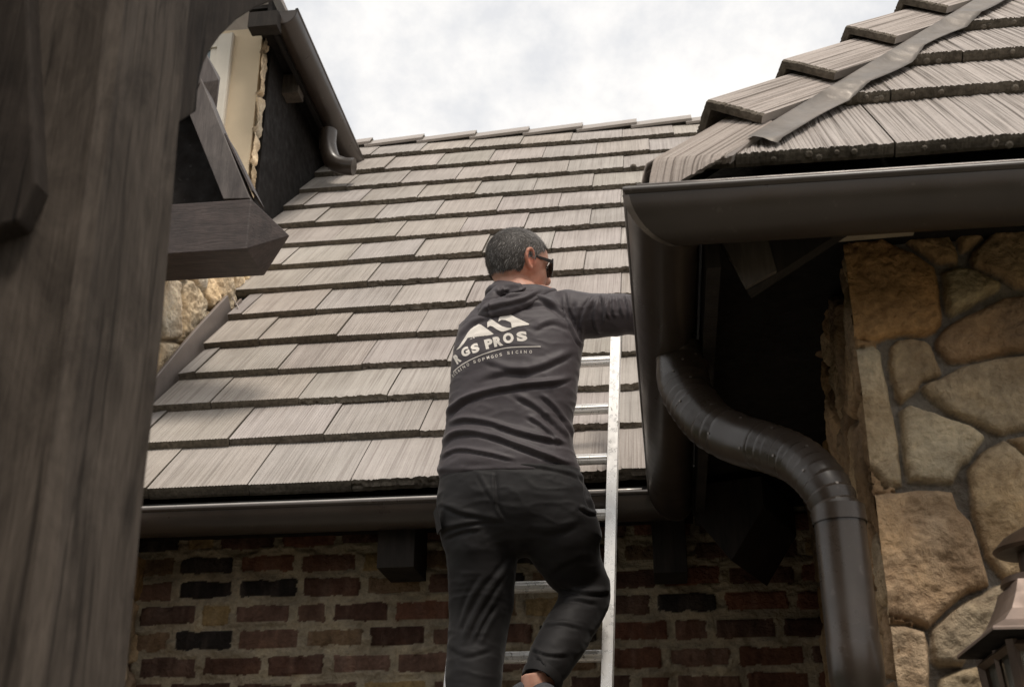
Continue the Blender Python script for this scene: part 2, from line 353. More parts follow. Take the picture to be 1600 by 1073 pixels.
AL = R(46); S1 = V * math.cos(AL) + K * math.sin(AL); N1 = -V * math.sin(AL) + K * math.cos(AL)
E1 = W(0, .10, H + .02)
def roofhit(px, py, off=0.):
    d = ray(px, py); P0 = E1 + N1 * off; return CAM + d * ((P0 - CAM) @ N1) / (d @ N1)
def slope_s(py, px=975, off=0.): return (roofhit(px, py, off) - E1) @ S1
TW = .41; main = MB()
fronts = [734, 658.6, 599, 548, 501, 457, 417, 380.3, 346.8, 315.9, 287.5, 261.8, 237.2, 213.7]
TH1 = .052; LIFT = .038
s_fr = [slope_s(y, 975, TH1 + LIFT) for y in fronts]; S_RIDGE = slope_s(190.5, 1000, .09)
for i, s0 in enumerate(s_fr):
    nxt = s_fr[i + 1] if i + 1 < len(s_fr) else S_RIDGE - .02
    ln = (nxt - s0) + (.07 if i + 1 < len(s_fr) else 0)
    off = -1.109 + (0 if i % 2 == 0 else .205) + rng.uniform(-.01, .01)
    k0 = int((-4.2 - off) / TW); k1 = int((4.6 - off) / TW)
    for k_ in range(k0, k1):
        a0 = off + k_ * TW; left_lim = -2.215 if s0 < 2.1 else -4.6
        if a0 + TW < left_lim + .03 or a0 > 2.6: continue
        w = TW - .0035
        if a0 < left_lim: w -= left_lim - a0; a0 = left_lim
        zc = E1[2] + s0 * math.sin(AL)
        if a0 > .35 + s0 * .6: continue                              # under the wing roof
        chip = (a0 > -1.15 - .0 * i + (rng.random() - .5) * .5 - .11 * i)
        style = 'chip' if chip else 'saw'
        if i == 0: style = 'chip' if a0 > -1.2 else 'saw'
        base = W(a0, .10, H + .02) + s0 * S1 + rng.uniform(-.006, .006) * S1
        t = rng.uniform(.93, 1.06); tone = (t * rng.uniform(.99, 1.03), t, t * rng.uniform(.95, 1.01))
        tile(main, base, U, S1, N1, w, ln, TH1, style, rng.random() * 9, tone, LIFT + rng.uniform(-.003, .003), rng.uniform(.001, .011), 64 if style == 'saw' else 80)
# deck beneath and the far slope so the roof is a closed body
dk = [(-4.6, -.02), (2.6, -.02)]
rs = S_RIDGE
P = lambda a, s_, n_: W(a, .10, H + .02) + s_ * S1 + n_ * N1
main.add([P(-4.6, -.04, -.012), P(2.6, -.04, -.012), P(2.6, rs, -.012), P(-4.6, rs, -.012)], [(0, 1, 2, 3)], 1, (.5,) * 3)
rb = .10 + rs * math.cos(AL); rz = H + .02 + rs * math.sin(AL)
main.add([W(-4.6, rb + .02, rz), W(2.6, rb + .02, rz), W(2.6, rb + 4, rz - 4), W(-4.6, rb + 4, rz - 4)], [(0, 1, 2, 3)], 0, (1,) * 3)
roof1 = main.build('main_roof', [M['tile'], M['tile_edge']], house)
# ridge caps
for k_ in range(-12, 6):
    a0 = -.02 + k_ * .452; mb = MB(); x = np.linspace(0, .50, 7)
    for sgn in (1, -1):
        D = (-S1 if sgn == 1 else np.array([1, 1, 1]) * 0 + (V * math.cos(AL) - K * math.sin(AL))); Nn = N1 if sgn == 1 else V * math.sin(AL) + K * math.cos(AL)
        rows = []
        for d_, h_ in ((0, 0), (0, .022), (.13, .022), (.13, 0), (0, 0)):
            rows.append([P(0, rs, .03) + U * (a0 + q) + D * d_ + Nn * h_ + K * (.035 * q / .5 + .045) for q in x])
        mb.grid(np.array(rows), mi=0 if sgn == 1 else 0)
        mb.add([rows[r_][-1] for r_ in range(4)], [(0, 1, 2, 3)], 1); mb.add([rows[r_][0] for r_ in range(4)], [(0, 1, 2, 3)], 1)
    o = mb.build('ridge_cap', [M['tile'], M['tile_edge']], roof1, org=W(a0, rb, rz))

# eave closure strip with vent slots
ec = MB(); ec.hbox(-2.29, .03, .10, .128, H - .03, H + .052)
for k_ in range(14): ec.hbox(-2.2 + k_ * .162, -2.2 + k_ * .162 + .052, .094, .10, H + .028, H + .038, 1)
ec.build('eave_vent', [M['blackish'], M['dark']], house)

# ---- side flashing against the stone wall
fl = MB(); th = np.linspace(-.1, 2.12, 40); rows = []
for (a, n_) in ((-2.16, .012), (-2.243, .014), (-2.247, .150), (-2.25, .153), (-2.262, .153), (-2.262, .145)): rows.append([P(a, s_, n_ + .004 * math.sin(s_ * 5)) for s_ in th])
fl.grid(np.array(rows)); fl.box(P(-2.215, 2.17, .08), (.02, .10, .012), (N1, S1, U)); fl.tube([P(-2.24, 2.16, .12), P(-2.2, 2.1, .10), P(-2.17, 2.05, .075), P(-2.145, 2.055, .07)], .004, 6)
fo = fl.build('side_flashing', M['flash'], roof1)

# ---- stone fields
PAL = [(.30, .19, .09), (.34, .25, .15), (.38, .29, .19), (.28, .215, .14), (.33, .27, .19), (.26, .20, .14), (.36, .26, .15)]
def inpoly(px, py, poly):
    ins = np.zeros(px.shape, bool); n = len(poly); dist = np.full(px.shape, 1e9)
    for i in range(n):
        x0, y0 = poly[i]; x1, y1 = poly[(i + 1) % n]
        c = ((y0 > py) != (y1 > py)) & (px < (x1 - x0) * (py - y0) / ((y1 - y0) if y1 != y0 else 1e-9) + x0); ins ^= c
        dx, dy = x1 - x0, y1 - y0; t = np.clip(((px - x0) * dx + (py - y0) * dy) / (dx * dx + dy * dy + 1e-12), 0, 1)
        dist = np.minimum(dist, np.hypot(px - x0 - t * dx, py - y0 - t * dy))
    return np.where(ins, dist, -dist)
def voro(x, y, cx, cy, seed):
    r = np.random.RandomState(seed); X = x / cx; Y = y / cy; xi = np.floor(X).astype(int); yi = np.floor(Y).astype(int)
    jx = r.rand(97, 89); jy = r.rand(97, 89); d1 = np.full(x.shape, 9e9); d2 = d1.copy(); idn = np.zeros(x.shape, int)
    for i in (-2, -1, 0, 1, 2):
        for j in (-2, -1, 0, 1, 2):
            gx = (xi + i); gy = (yi + j); sx = (gx + .15 + .7 * jx[gx % 97, gy % 89]) * cx; sy = (gy + .15 + .7 * jy[gx % 97, gy % 89]) * cy
            d = np.maximum(abs(x - sx), 0) ** 2 * (1 if cx >= cy else 1) + (y - sy) ** 2; d = np.sqrt((x - sx) ** 2 * (cy / cx) ** .8 + (y - sy) ** 2)
            nw = d < d1; d2 = np.where(nw, d1, np.minimum(d2, d)); idn = np.where(nw, (gx * 31 + gy * 57) % 997, idn); d1 = np.where(nw, d, d1)
    return (d2 - d1) * .5, idn
def stone_surface(mb, X, Y, fn, polys=None, cell=(.3, .22), seed=1, hmax=.035, gap=.008, pal=PAL, tint=1., edge=.0045, big=None, strat=0., mort=(.20, .18, .15), wrap=None):
    wx = X + fbm(X * 9, Y * 9, seed, 3) * .008; wy = Y + fbm(X * 9 + 40, Y * 9, seed, 3) * .008
    sdv, idn = voro(wx, wy, cell[0], cell[1], seed); sd_ = sdv - gap; col = np.zeros(X.shape + (3,)); pal = np.array(pal) * 1.0
    col[:] = pal[idn % len(pal)] * (0.8 + .4 * ((idn * 7 % 13) / 13.))[..., None]; hs = .6 + .4 * ((idn * 5 % 11) / 11.); ids = idn.copy().astype(float)
    if wrap is not None: sd_ = np.maximum(sd_, .03 - (X - wrap))
    if polys:
        lim = big(X, Y); left = X.min() + .05 - X
        sp = np.full(X.shape, -1e9); cp = np.zeros_like(col); hp = np.ones(X.shape); ip = np.zeros(X.shape)
        for k_, (poly, c, h_) in enumerate(polys):
            d = inpoly(wx, wy, poly); w_ = d > sp; sp = np.where(w_, d, sp); cp[w_] = c; hp = np.where(w_, h_, hp); ip = np.where(w_, 300 + k_ * 3.7, ip)
        lf = (sp < .0) & (left > 0); cp[lf] = np.array([.28, .19, .11]); sp = np.where(lf, left, sp); ip = np.where(lf, 77, ip)
        sd_ = np.where(lim, sp, sd_); col = np.where(lim[..., None], cp, col); hs = np.where(lim, hp, hs); ids = np.where(lim, ip, ids)
    prof = np.where(sd_ > 0, 1 - np.exp(-np.maximum(sd_, 0) / edge), 0)
    det = fbm(X * 16, Y * 16 + ids, ids, 6, .7) * .017 + np.round(fbm(X * 7, Y * 9, ids + 5, 3) * 4) / 4 * .006 + fbm(X * (4 + 20 * strat), Y * 4, ids, 4) * .012 * (1 + strat)
    hgt = prof * (hmax * hs + det) + np.where(sd_ > 0, 0, fbm(X * 30, Y * 30, 2, 3) * .0025 - .002)
    m_ = np.clip(sd_ / .003 + .5, 0, 1)[..., None]
    var = (1 + .35 * fbm(X * 6, Y * 6, ids, 4))[..., None] * np.array([1, 1, 1.]) + fbm(X * 4 + 9, Y * 4, ids, 3)[..., None] * np.array([.12, 0, -.16])
    C_ = (col * 1.32 * np.array([.98, .99, 1.02]) * np.clip(var, .3, 2) * m_ + np.array(mort) * (1 - m_)) * tint
    mb.grid(fn(X, Y, hgt), 0, C_)

# traced faces of the stone pier
def zt(l): return l
tr = [
 ([(300,115),(520,85),(600,120),(760,190),(870,260),(890,330),(905,420),(925,560),(925,640),(880,690),(800,720),(640,715),(540,740),(480,770),(420,775),(375,730),(345,600),(335,450),(320,300)], (.32,.19,.085), 1.0),
 ([(670,85),(980,50),(1020,130),(1035,190),(1030,240),(880,230),(750,150)], (.29,.20,.105), .8),
 ([(1020,45),(1250,25),(1170,90),(1110,140),(1050,165)], (.28,.20,.11), .8),
 ([(1270,15),(1520,-20),(1520,420),(1400,390),(1320,330),(1240,300),(1130,260),(1110,200),(1130,150),(1200,90)], (.27,.185,.10), .9),
 ([(920,290),(1020,260),(1160,280),(1320,360),(1300,400),(1140,510),(990,590),(955,560),(935,440)], (.33,.26,.15), .8),
 ([(1520,440),(1330,450),(1180,540),(1020,620),(940,670),(870,750),(870,790),(910,850),(960,900),(1040,910),(1180,890),(1380,850),(1520,830)], (.24,.165,.10), 1.),
 ([(565,790),(620,740),(700,730),(800,745),(840,780),(880,880),(925,965),(900,990),(800,1020),(770,1060),(775,1075),(715,1130),(650,1180),(610,1130),(590,1040),(560,930)], (.33,.245,.15), .85),
 ([(385,860),(400,830),(450,800),(500,830),(525,950),(560,1060),(585,1200),(610,1400),(620,1560),(640,1740),(520,1770),(480,1700),(440,1500),(410,1300),(390,1150),(380,950)], (.37,.31,.22), 1.),
 ([(820,1030),(930,990),(1060,930),(1200,900),(1380,868),(1520,850),(1520,1340),(1330,1400),(1240,1370),(1130,1310),(960,1240),(850,1150),(780,1070)], (.33,.255,.165), 1.),
 ([(640,1220),(700,1185),(850,1240),(970,1290),(1120,1340),(1220,1420),(1190,1460),(1100,1580),(1060,1600),(1000,1720),(880,1715),(680,1710),(655,1590),(640,1430)], (.40,.335,.235), 1.),
 ([(1100,1620),(1180,1530),(1250,1480),(1350,1430),(1420,1480),(1520,1570),(1520,2330),(1440,2340),(1330,2350),(1290,2310),(1230,2230),(1180,2090),(1130,1930),(1110,1770)], (.38,.295,.19), 1.),
 ([(1370,1425),(1520,1385),(1520,1560)], (.36,.26,.15), .8),
 ([(510,1805),(620,1790),(760,1770),(990,1770),(1030,1880),(1120,1980),(1150,2050),(1190,2180),(1230,2310),(1250,2400),(1100,2470),(970,2570),(830,2685),(720,2650),(610,2610),(590,2470),(560,2280),(540,2110)], (.36,.26,.165), 1.1),
 ([(1250,2420),(1350,2370),(1460,2370),(1520,2700),(1100,2880),(1060,2960),(900,2950),(850,2910),(835,2810),(840,2695),(1000,2580)], (.38,.30,.20), .9),
 ([(620,2680),(680,2660),(800,2695),(820,2780),(830,2930),(835,3200),(660,3200),(650,2930),(625,2780)], (.40,.31,.21), 1.),
 ([(900,3020),(1060,2970),(1300,2930),(1520,2930),(1520,3200),(880,3200)], (.36,.29,.19), .9)]
BC = -1.80; AC = .535
polys = []
LE = {0: (300, 375, 345, 335, 320), 7: (385, 400, 490, 440, 410, 390, 380), 12: (510, 610, 590, 560, 540), 14: (620, 660, 650, 625)}
for ti, (pl, c, h_) in enumerate(tr):
    pl = [(x - 190, y) if x in LE.get(ti, ()) else (x, y) for x, y in pl]
    q = [PB(1260 + x / 4.291, 350 + y / 4.291, BC)[[0, 2]] for x, y in pl]; polys.append((q, c, h_))
sw = MB()
xs = np.arange(AC - .025, 1.62, .0042); zs = np.arange(1.86, 3.04, .0042); X, Z = np.meshgrid(xs, zs, indexing='ij')
def near_edge(t, w_=.02): return np.clip(t / w_, 0, 1) ** .5
stone_surface(sw, X, Z, lambda x, z, h_: WW(np.stack([x, BC + .03 - h_ * 1.0, z], -1)), polys, seed=5, hmax=.03, big=lambda x, z: (x < 1.36) & (z > 1.88), mort=(.21, .195, .175))
xs = np.arange(AC, 1.63, .02); zs = np.arange(0, 1.87, .02); X, Z = np.meshgrid(xs, zs, indexing='ij')
stone_surface(sw, X, Z, lambda x, z, h_: WW(np.stack([x, BC + .03 - h_, z], -1)), seed=5)
# side face of the pier (looks left), stones seen edge on
bs = np.arange(BC + .003, -1.14, .0042); zs = np.arange(1.86, 3.04, .0042); B_, Z = np.meshgrid(bs, zs, indexing='ij')
stone_surface(sw, B_, Z, lambda y, z, h_: WW(np.stack([AC + .012 - h_ * (1.0 + 0 * y), y, z], -1)), cell=(.13, .24), seed=11, wrap=BC, hmax=.036, strat=.15, pal=[(.30, .20, .11), (.24, .165, .10), (.33, .25, .16), (.22, .15, .09)])
bs = np.arange(BC, -1.13, .02); zs = np.arange(0, 1.87, .02); B_, Z = np.meshgrid(bs, zs, indexing='ij')
stone_surface(sw, B_, Z, lambda y, z, h_: WW(np.stack([AC + .022 - h_, y, z], -1)), cell=(.17, .30), seed=11)
sw.hbox(AC + .03, 5.2, BC + .035, -1.15, 0, 3.03, 0, (.2, .17, .13))
stonew = sw.build('stone_wall', M['stone'], house, smooth=True, fix=False)
tag(stonew, 'rough tan and orange stone wall under the right gutter')
# recessed wall behind the pier
iw = MB(); bs = np.arange(-1.15, .42, .012); zs = np.arange(1.9, 2.96, .012); B_, Z = np.meshgrid(bs, zs, indexing='ij')
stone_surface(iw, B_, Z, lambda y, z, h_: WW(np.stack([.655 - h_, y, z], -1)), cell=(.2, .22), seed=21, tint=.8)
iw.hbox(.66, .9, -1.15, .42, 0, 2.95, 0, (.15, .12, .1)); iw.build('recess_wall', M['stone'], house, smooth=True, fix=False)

# ---- left stone wall above and below the roof
lw = MB(); bs = np.arange(.28, 2.62, .0065); zs = np.arange(2.6, 5.2, .0065); B_, Z = np.meshgrid(bs, zs, indexing='ij')
buff = [(.58, .49, .35), (.62, .54, .41), (.54, .45, .31), (.60, .52, .39)]
stone_surface(lw, B_, Z, lambda y, z, h_: WW(np.stack([-2.33 + h_ * 1.35, y, z], -1)), cell=(.26, .34), seed=31, hmax=.04, pal=buff, strat=.3, mort=(.33, .29, .22))
lw.hbox(-3.6, -2.335, .3, 2.2, 0, 4.55, 0, (.4, .34, .25))
lw.build('gable_wall', M['stone'], house, smooth=True, fix=False)['label'] = 'buff stone wall beside the sloping flashing'
lp = MB(); bs = np.arange(-.30, .40, .0065); zs = np.arange(1.9, 2.80, .0065); B_, Z = np.meshgrid(bs, zs, indexing='ij')
stone_surface(lp, B_, Z, lambda y, z, h_: WW(np.stack([-2.075 + h_ * 1.2, y, z], -1)), cell=(.3, .24), seed=44, hmax=.04, tint=.8)
lp.hbox(-2.8, -2.085, -.32, .38, 0, 2.78, 0, (.26, .2, .14))
lp.build('stone_pier', M['stone'], house, smooth=True, fix=False)['label'] = 'rough stone pier at the left end of the brick wall'

# ---- brick wall
bw = MB(); BP = .1015; BLn = .262; zrow0 = 2.7725; BB = .40
rr = random.Random(11); blist = []
for i in range(-2, 10):
    zc = zrow0 - i * BP; offs = -1.660 + (0 if i % 2 else .128) + rr.uniform(-.02, .02); k_ = -3; a = offs - 3 * BLn
    while a < 1.0:
        wl = BLn - .028 + rr.uniform(-.014, .014)
        if rr.random() < .12: wl *= .5
        blist.append((a + .014, a + .014 + wl, zc - .037 + rr.uniform(-.004, .004), zc + .037 + rr.uniform(-.004, .004), i)); a += wl + .028
BR = [(.105, .058, .040), (.088, .054, .040), (.12, .062, .042), (.09, .062, .050), (.115, .078, .06), (.065, .040, .031), (.13, .10, .065)]
xs = np.arange(-2.1, .72, .0052); zs = np.arange(1.86, 2.98, .0052); X, Z = np.meshgrid(xs, zs, indexing='ij')
wx = X + fbm(X * 22, Z * 22, 0, 3) * .007; wz = Z + fbm(X * 20 + 9, Z * 20, 3, 3) * .0075
sd_ = np.full(X.shape, -1e9); col = np.zeros(X.shape + (3,)); hh = np.zeros(X.shape)
for (a0, a1, z0, z1, i) in blist:
    cx, cz = (a0 + a1) / 2, (z0 + z1) / 2; j0 = max(0, int((a0 - .03 + 2.1) / .0052)); j1 = int((a1 + .03 + 2.1) / .0052) + 1; k0 = max(0, int((z0 - .03 - 1.86) / .0052)); k1 = int((z1 + .03 - 1.86) / .0052) + 1
    if j1 < 0 or k1 < 0: continue
    sl = (slice(j0, j1), slice(k0, k1)); qx = abs(wx[sl] - cx) - (a1 - a0) / 2 + .010; qz = abs(wz[sl] - cz) - (z1 - z0) / 2 + .010
    d = -(np.hypot(np.maximum(qx, 0), np.maximum(qz, 0)) + np.minimum(np.maximum(qx, qz), 0) - .010)
    base = np.array(rr.choice(BR)) * rr.uniform(.8, 1.4) * np.array([1.08, .97, .95]); q = rr.random()
    if q < .13: base = np.array([.022, .019, .018])
    elif q < .20: base = np.array([.25, .185, .095])
    sm = sd_[sl]; w_ = d > sm; n_ = fbm(X[sl] * 40, Z[sl] * 8, i * 3.3, 3); bb = base * (1 + .35 * n_)[..., None] + np.array([.05, .04, .035]) * np.clip(fbm(X[sl] * 30, Z[sl] * 5, i + 2, 3), 0, 1)[..., None] * 1.2
    cs = col[sl]; cs[w_] = bb[w_]; col[sl] = cs; sm[w_] = d[w_]; sd_[sl] = sm; h_ = hh[sl]; h_[w_] = rr.uniform(-.004, .004); hh[sl] = h_
prof = 1 - np.exp(-np.maximum(sd_, 0) / .004)
slop = np.clip(fbm(X * 11, Z * 24, 8, 4) + .3, 0, 1) * .024                    # mortar squeezed out of the joints
mh = .001 + slop * np.exp(-((np.maximum(sd_, 0)) / .007) ** 2); bh = prof * (.012 + hh + fbm(X * 50, Z * 50, 5, 4) * .003)
isb = (bh > mh) & (sd_ > 0); hgt = np.maximum(bh, mh + fbm(X * 70, Z * 70, 1, 3) * .0018)
mc = np.array([.31, .275, .21]) * (1 + .25 * fbm(X * 10, Z * 10, 4, 4))[..., None]
C_ = np.where(isb[..., None], np.clip(col, .01, 1), mc)
bw.grid(WW(np.stack([X, BB - hgt, Z], -1)), 0, C_)
bw.hbox(-2.3, .66, BB + .004, BB + .2, 0, 2.98, 0, (.2, .15, .11)); bw.build('brick_wall', M['brick'], house, smooth=True, fix=False)['label'] = 'old red brick wall with thick sandy mortar joints'

# ---- gutters (one half round run with mitred corners)
def gutter_profile(r=.078, lip=.012, n=16):
    pr = []
    for t in np.linspace(-2.6, 1.57, 9): pr.append((lip * .0 + lip * math.cos(t + math.pi) * 1 , .0 + lip * math.sin(t + math.pi)))
    bead = [(.004 + lip * .8 * math.cos(t), lip * .8 * math.sin(t)) for t in np.linspace(R(-60), R(250), 10)]
    out = [(x, y) for x, y in bead[::-1]]
    arc = [(r - r * math.cos(t), -1.12 * r * math.sin(t)) for t in np.linspace(.12, math.pi, n)]
    inn = [(r - (r - .003) * math.cos(t), -1.12 * (r - .003) * math.sin(t)) for t in np.linspace(math.pi, .12, n)]
    return out + arc + inn
GP = gutter_profile()
def gutter(name, path, offs, label, mats=(None,)):
    """path: list of (a,b,z) of the outer rim; offs: direction (a,b) towards the house at each point (mitre)"""
    mb = MB(); seg = []
    for i in range(len(path) - 1):
        for k_ in range(12): seg.append((np.array(path[i]) * (1 - k_ / 12) + np.array(path[i + 1]) * k_ / 12, np.array(offs[i]) * (1 - k_ / 12) + np.array(offs[i + 1]) * k_ / 12))
    seg.append((np.array(path[-1], float), np.array(offs[-1], float)))
    rows = [[W(p[0] + o_[0] * x, p[1] + o_[1] * x, p[2] + y) for (x, y) in GP] for p, o_ in seg]
    rows = [r_ + [r_[0]] for r_ in rows]; mb.grid(np.array(rows))
    return mb
GZ = H
g1 = gutter('main', [(-2.30, 0, GZ), (.026, 0, GZ)], [(0, 1), (1, 1)], '')
go1 = g1.build('gutter', M['gutter'], house, smooth='auto', angle=50); go1['label'] = 'long bronze gutter along the main eave above the brick'
g2 = gutter('side', [(.026, 0, GZ), (.026, -2.15, GZ)], [(1, 1), (1, 1)], '')
for seg_ in (): pass
go2 = g2.build('gutter', M['gutter'], house, smooth='auto', angle=50); go2['label'] = 'bronze gutter running back beside the ladder'
g3 = gutter('front', [(.026, -2.15, GZ), (5.3, -2.15, GZ)], [(1, 1), (0, 1)], '')
go3 = g3.build('gutter', M['gutter'], house, smooth='auto', angle=50); go3['label'] = 'bronze gutter across the front of the right roof'
# soldered mitre seams: a thin band just outside the gutter at each corner
for a0, b0 in ((.026, -2.15), (.026, 0)):
    mb = MB(); rows = []
    for d_ in (-.007, .007):
        rows.append([W(a0 + x + (d_ if a0 + b0 < -1 else 0), b0 + x - (0 if a0 + b0 < -1 else d_), GZ + y - .0014) for (x, y) in GP[10:26]])
    mb.grid(np.array(rows)); mb.build('corner_seam', M['gutter_in'], go2, smooth=True)
mb = MB()
for a in np.arange(-2.1, 0, .38):
    mb = MB(); mb.tube([W(a, .0, GZ + .004), W(a, .05, GZ + .012), W(a, .11, GZ + .02)], .005, 6); mb.build('hanger', M['gutter'], go1)
mb = MB(); mb.tube([W(a, .004 + .0006 * math.sin(a * 9), GZ + .0085) for a in np.linspace(-2.29, .0, 40)], .0075, 10); mb.build('rim_bead', M['rim'], go1, smooth=True)  # added bright rod: painted highlight along the main gutter rim
mb = MB(); mb.tube([W(a, -2.146, GZ + .0085) for a in np.linspace(.05, 5.2, 40)], .0055, 10); mb.build('rim_bead', M['gutter_in'], go3, smooth=True)
# fascia boards
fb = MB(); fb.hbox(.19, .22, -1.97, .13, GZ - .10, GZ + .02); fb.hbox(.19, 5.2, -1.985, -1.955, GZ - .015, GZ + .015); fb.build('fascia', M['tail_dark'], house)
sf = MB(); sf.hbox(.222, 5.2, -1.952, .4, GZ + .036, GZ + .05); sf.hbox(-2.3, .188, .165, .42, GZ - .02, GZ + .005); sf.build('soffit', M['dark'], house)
tb = MB(); tb.prism([W(.47, -1.86, GZ + .035), W(.47, -1.86, GZ + .018), W(.66, -1.86, GZ + .024), W(.66, -1.86, GZ + .035)], V * .03); tb.build('frieze_board', M['board'], house)

# rafter tails
def rt(c, w, h_, dirn, length, m, cut=0.):
    mb = MB(); dirn = np.asarray(dirn, float); dirn /= np.linalg.norm(dirn); side = np.cross(dirn, K); c = np.asarray(c, float)
    p = [c - side * w / 2 - K * h_ * (1 - cut), c - side * w / 2, c + side * w / 2, c + side * w / 2 - K * h_ * (1 - cut)]
    if cut: p.append(c - K * h_)
    mb.prism(p, dirn * length); return mb
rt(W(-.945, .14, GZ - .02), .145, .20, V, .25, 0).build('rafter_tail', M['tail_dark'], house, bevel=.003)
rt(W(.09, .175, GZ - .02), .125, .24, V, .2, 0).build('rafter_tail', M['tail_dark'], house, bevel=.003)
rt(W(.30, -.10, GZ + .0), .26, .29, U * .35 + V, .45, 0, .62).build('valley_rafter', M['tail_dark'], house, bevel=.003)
mb = MB(); mb.prism([W(*PB(x, y, -1.93)) for x, y in ((1105, 352), (1168, 457), (1330, 352))], V * .03 + U * .01); mb.build('soffit_corner', M['tail_dark'], house)
mb = MB(); mb.prism([W(*PB(x, y, -1.945)) for x, y in ((1118, 360), (1166, 449), (1214, 423), (1196, 360))], V * .014); mb.build('rafter_end', M['tail'], house, bevel=.002)

# ---- downspout with pleated elbows
def cat(pts, n):
    pts = [np.array(p, float) for p in pts]; pts = [2 * pts[0] - pts[1]] + pts + [2 * pts[-1] - pts[-2]]; out = []
    for i in range(1, len(pts) - 2):
        for t in np.linspace(0, 1, n, endpoint=False):
            p0, p1, p2, p3 = pts[i - 1:i + 3]; out.append(.5 * ((2 * p1) + (-p0 + p2) * t + (2 * p0 - 5 * p1 + 4 * p2 - p3) * t * t + (-p0 + 3 * p1 - 3 * p2 + p3) * t ** 3))
    out.append(pts[-2]); return out
dpx = [(1067, 560, -1.43), (1067, 590, -1.44), (1078, 622, -1.47), (1112, 664, -1.54), (1160, 688, -1.61), (1205, 701, -1.68), (1252, 722, -1.75), (1290, 762, -1.82), (1312, 815, -1.845)]
ctr = [W(*PB(*q)) for q in dpx]; cp = cat(ctr, 26)
L_ = np.concatenate([[0], np.cumsum(np.linalg.norm(np.diff(np.array(cp), axis=0), axis=1))])
rad = []
cpa = np.array(cp); tt = np.gradient(cpa, axis=0); tt /= np.linalg.norm(tt, axis=1)[:, None]; cur = np.linalg.norm(np.gradient(tt, axis=0), axis=1) / (np.gradient(L_) + 1e-9)
cur = np.convolve(cur, np.ones(25) / 25, 'same')
pleat = 0.027
for i, l in enumerate(L_):
    r0 = .067 - .0155 * min(1, l / L_[-1]); amp = .0062 if (.10 < l / L_[-1] < .42 or .58 < l / L_[-1] < .96) else 0
    ph_ = (l / pleat) % 1.0; rad.append(r0 - amp * (ph_ if ph_ < .82 else (1 - ph_) * 4.6))
ds = MB(); ds.tube(cp, rad, 40, cap=False)
dsp = ds.build('elbow', M['pipe'], None, org=W(.4, -1.84, 2.3), smooth='auto', angle=28) if False else None
spout = empty('downspout', W(.43, -1.85, 0), parent=house)
ds.build('elbow', M['pipe'], spout, smooth='auto', angle=30)['label'] = 'pleated double bend carrying water under the eave'
dn = MB(); top = np.array(cp[-1]); bot = np.array([top[0] + .012 * 0, top[1], .15])
zz = [top[2] + .01, top[2] - .245, top[2] - .25, top[2] - .315, top[2] - .32, .12]; rr_ = [.0515, .0515, .0535, .0535, .0515, .0515]
dn.tube([np.array([top[0], top[1], z]) for z in zz], rr_, 40, cap=False); dn.build('vertical_pipe', M['pipe'], spout, smooth='auto', angle=30)
mb = MB(); mb.tube([np.array([top[0], top[1], top[2] + .012]), np.array([top[0], top[1], top[2] - .004])], .0545, 40, cap=False); mb.tube([np.array([top[0], top[1], top[2] + .03]), np.array([top[0], top[1], top[2] + .012])], .0538, 40, cap=False)
mb.build('collar', M['pipe'], spout, smooth='auto')
mb = MB(); mb.tube([cp[0] + K * .025, cp[0] + K * .0, cp[6]], [.0705, .0695, .067], 40, cap=False); mb.build('outlet_collar', M['pipe'], spout, smooth=True)

for i_ in range(14):
    i2 = 8 + i_ * 14
    if i2 < len(cp) - 2:
        c_ = np.array(cp[i2]); t_ = tt[i2]; o_ = np.cross(t_, K); o_ /= np.linalg.norm(o_); nb = np.cross(o_, t_); dn_ = -V * .8 + nb * (.5 if i_ % 2 else -.4); dn_ -= t_ * (dn_ @ t_); dn_ /= np.linalg.norm(dn_)
        mb = MB(); mb.tube([c_ + dn_ * (rad[i2] - .001), c_ + dn_ * (rad[i2] + .002)], .0032, 8); mb.build('rivet', M['gutter_in'], spout)

# ---- right wing roof
A2 = R(50); S2 = V * math.cos(A2) + K * math.sin(A2); N2 = -V * math.sin(A2) + K * math.cos(A2)
S3 = U * math.cos(A2) + K * math.sin(A2); N3 = -U * math.sin(A2) + K * math.cos(A2)
EB, EA = -2.075, .10; EZ = H + .018
def P2(a, s_, n_): return W(a, EB, EZ) + s_ * S2 + n_ * N2
def P3(b, s_, n_): return W(EA, b, EZ) + s_ * S3 + n_ * N3
def wing_s(py, px):
    d = ray(px, py); P0 = P2(0, 0, T2 + L2); return (CAM + d * ((P0 - CAM) @ N2) / (d @ N2) - P2(0, 0, 0)) @ S2
wr = MB(); T2 = .034; L2 = .032; s2 = []
s2 = [wing_s(y, 1600) for y in (209, 125, 73, 26)]; print('S2', s2)
while len(s2) < 9: s2.append(s2[-1] + .40)
for i, s0 in enumerate(s2):
    hipA = EA + s0 * math.cos(A2)                                       # hip position at this course
    w = .333; off = .262 + (0 if i % 2 == 0 else .07) + .405 * 0 + (-.02 if i > 1 else 0)
    k0 = int((hipA - off) / w) - 1; k_ = k0
    while off + k_ * w < 3.4:
        a0 = off + k_ * w; k_ += 1
        if a0 + w < hipA + .10: continue
        ww = w - .004; clp = ('lo', hipA + .035 - a0, math.cos(A2)) if a0 < hipA + .4 else None
        t = rng.uniform(.93, 1.07)
        tile(wr, P2(a0, s0, 0) , U, S2, N2, ww, (s2[i + 1] - s0 if i < 8 else .4) + .07, T2, 'rake', rng.random() * 9, (t, t, t * .99), L2 + rng.uniform(-.002, .002), rng.uniform(0, .006), max(20, int(ww / .0031)), clp)
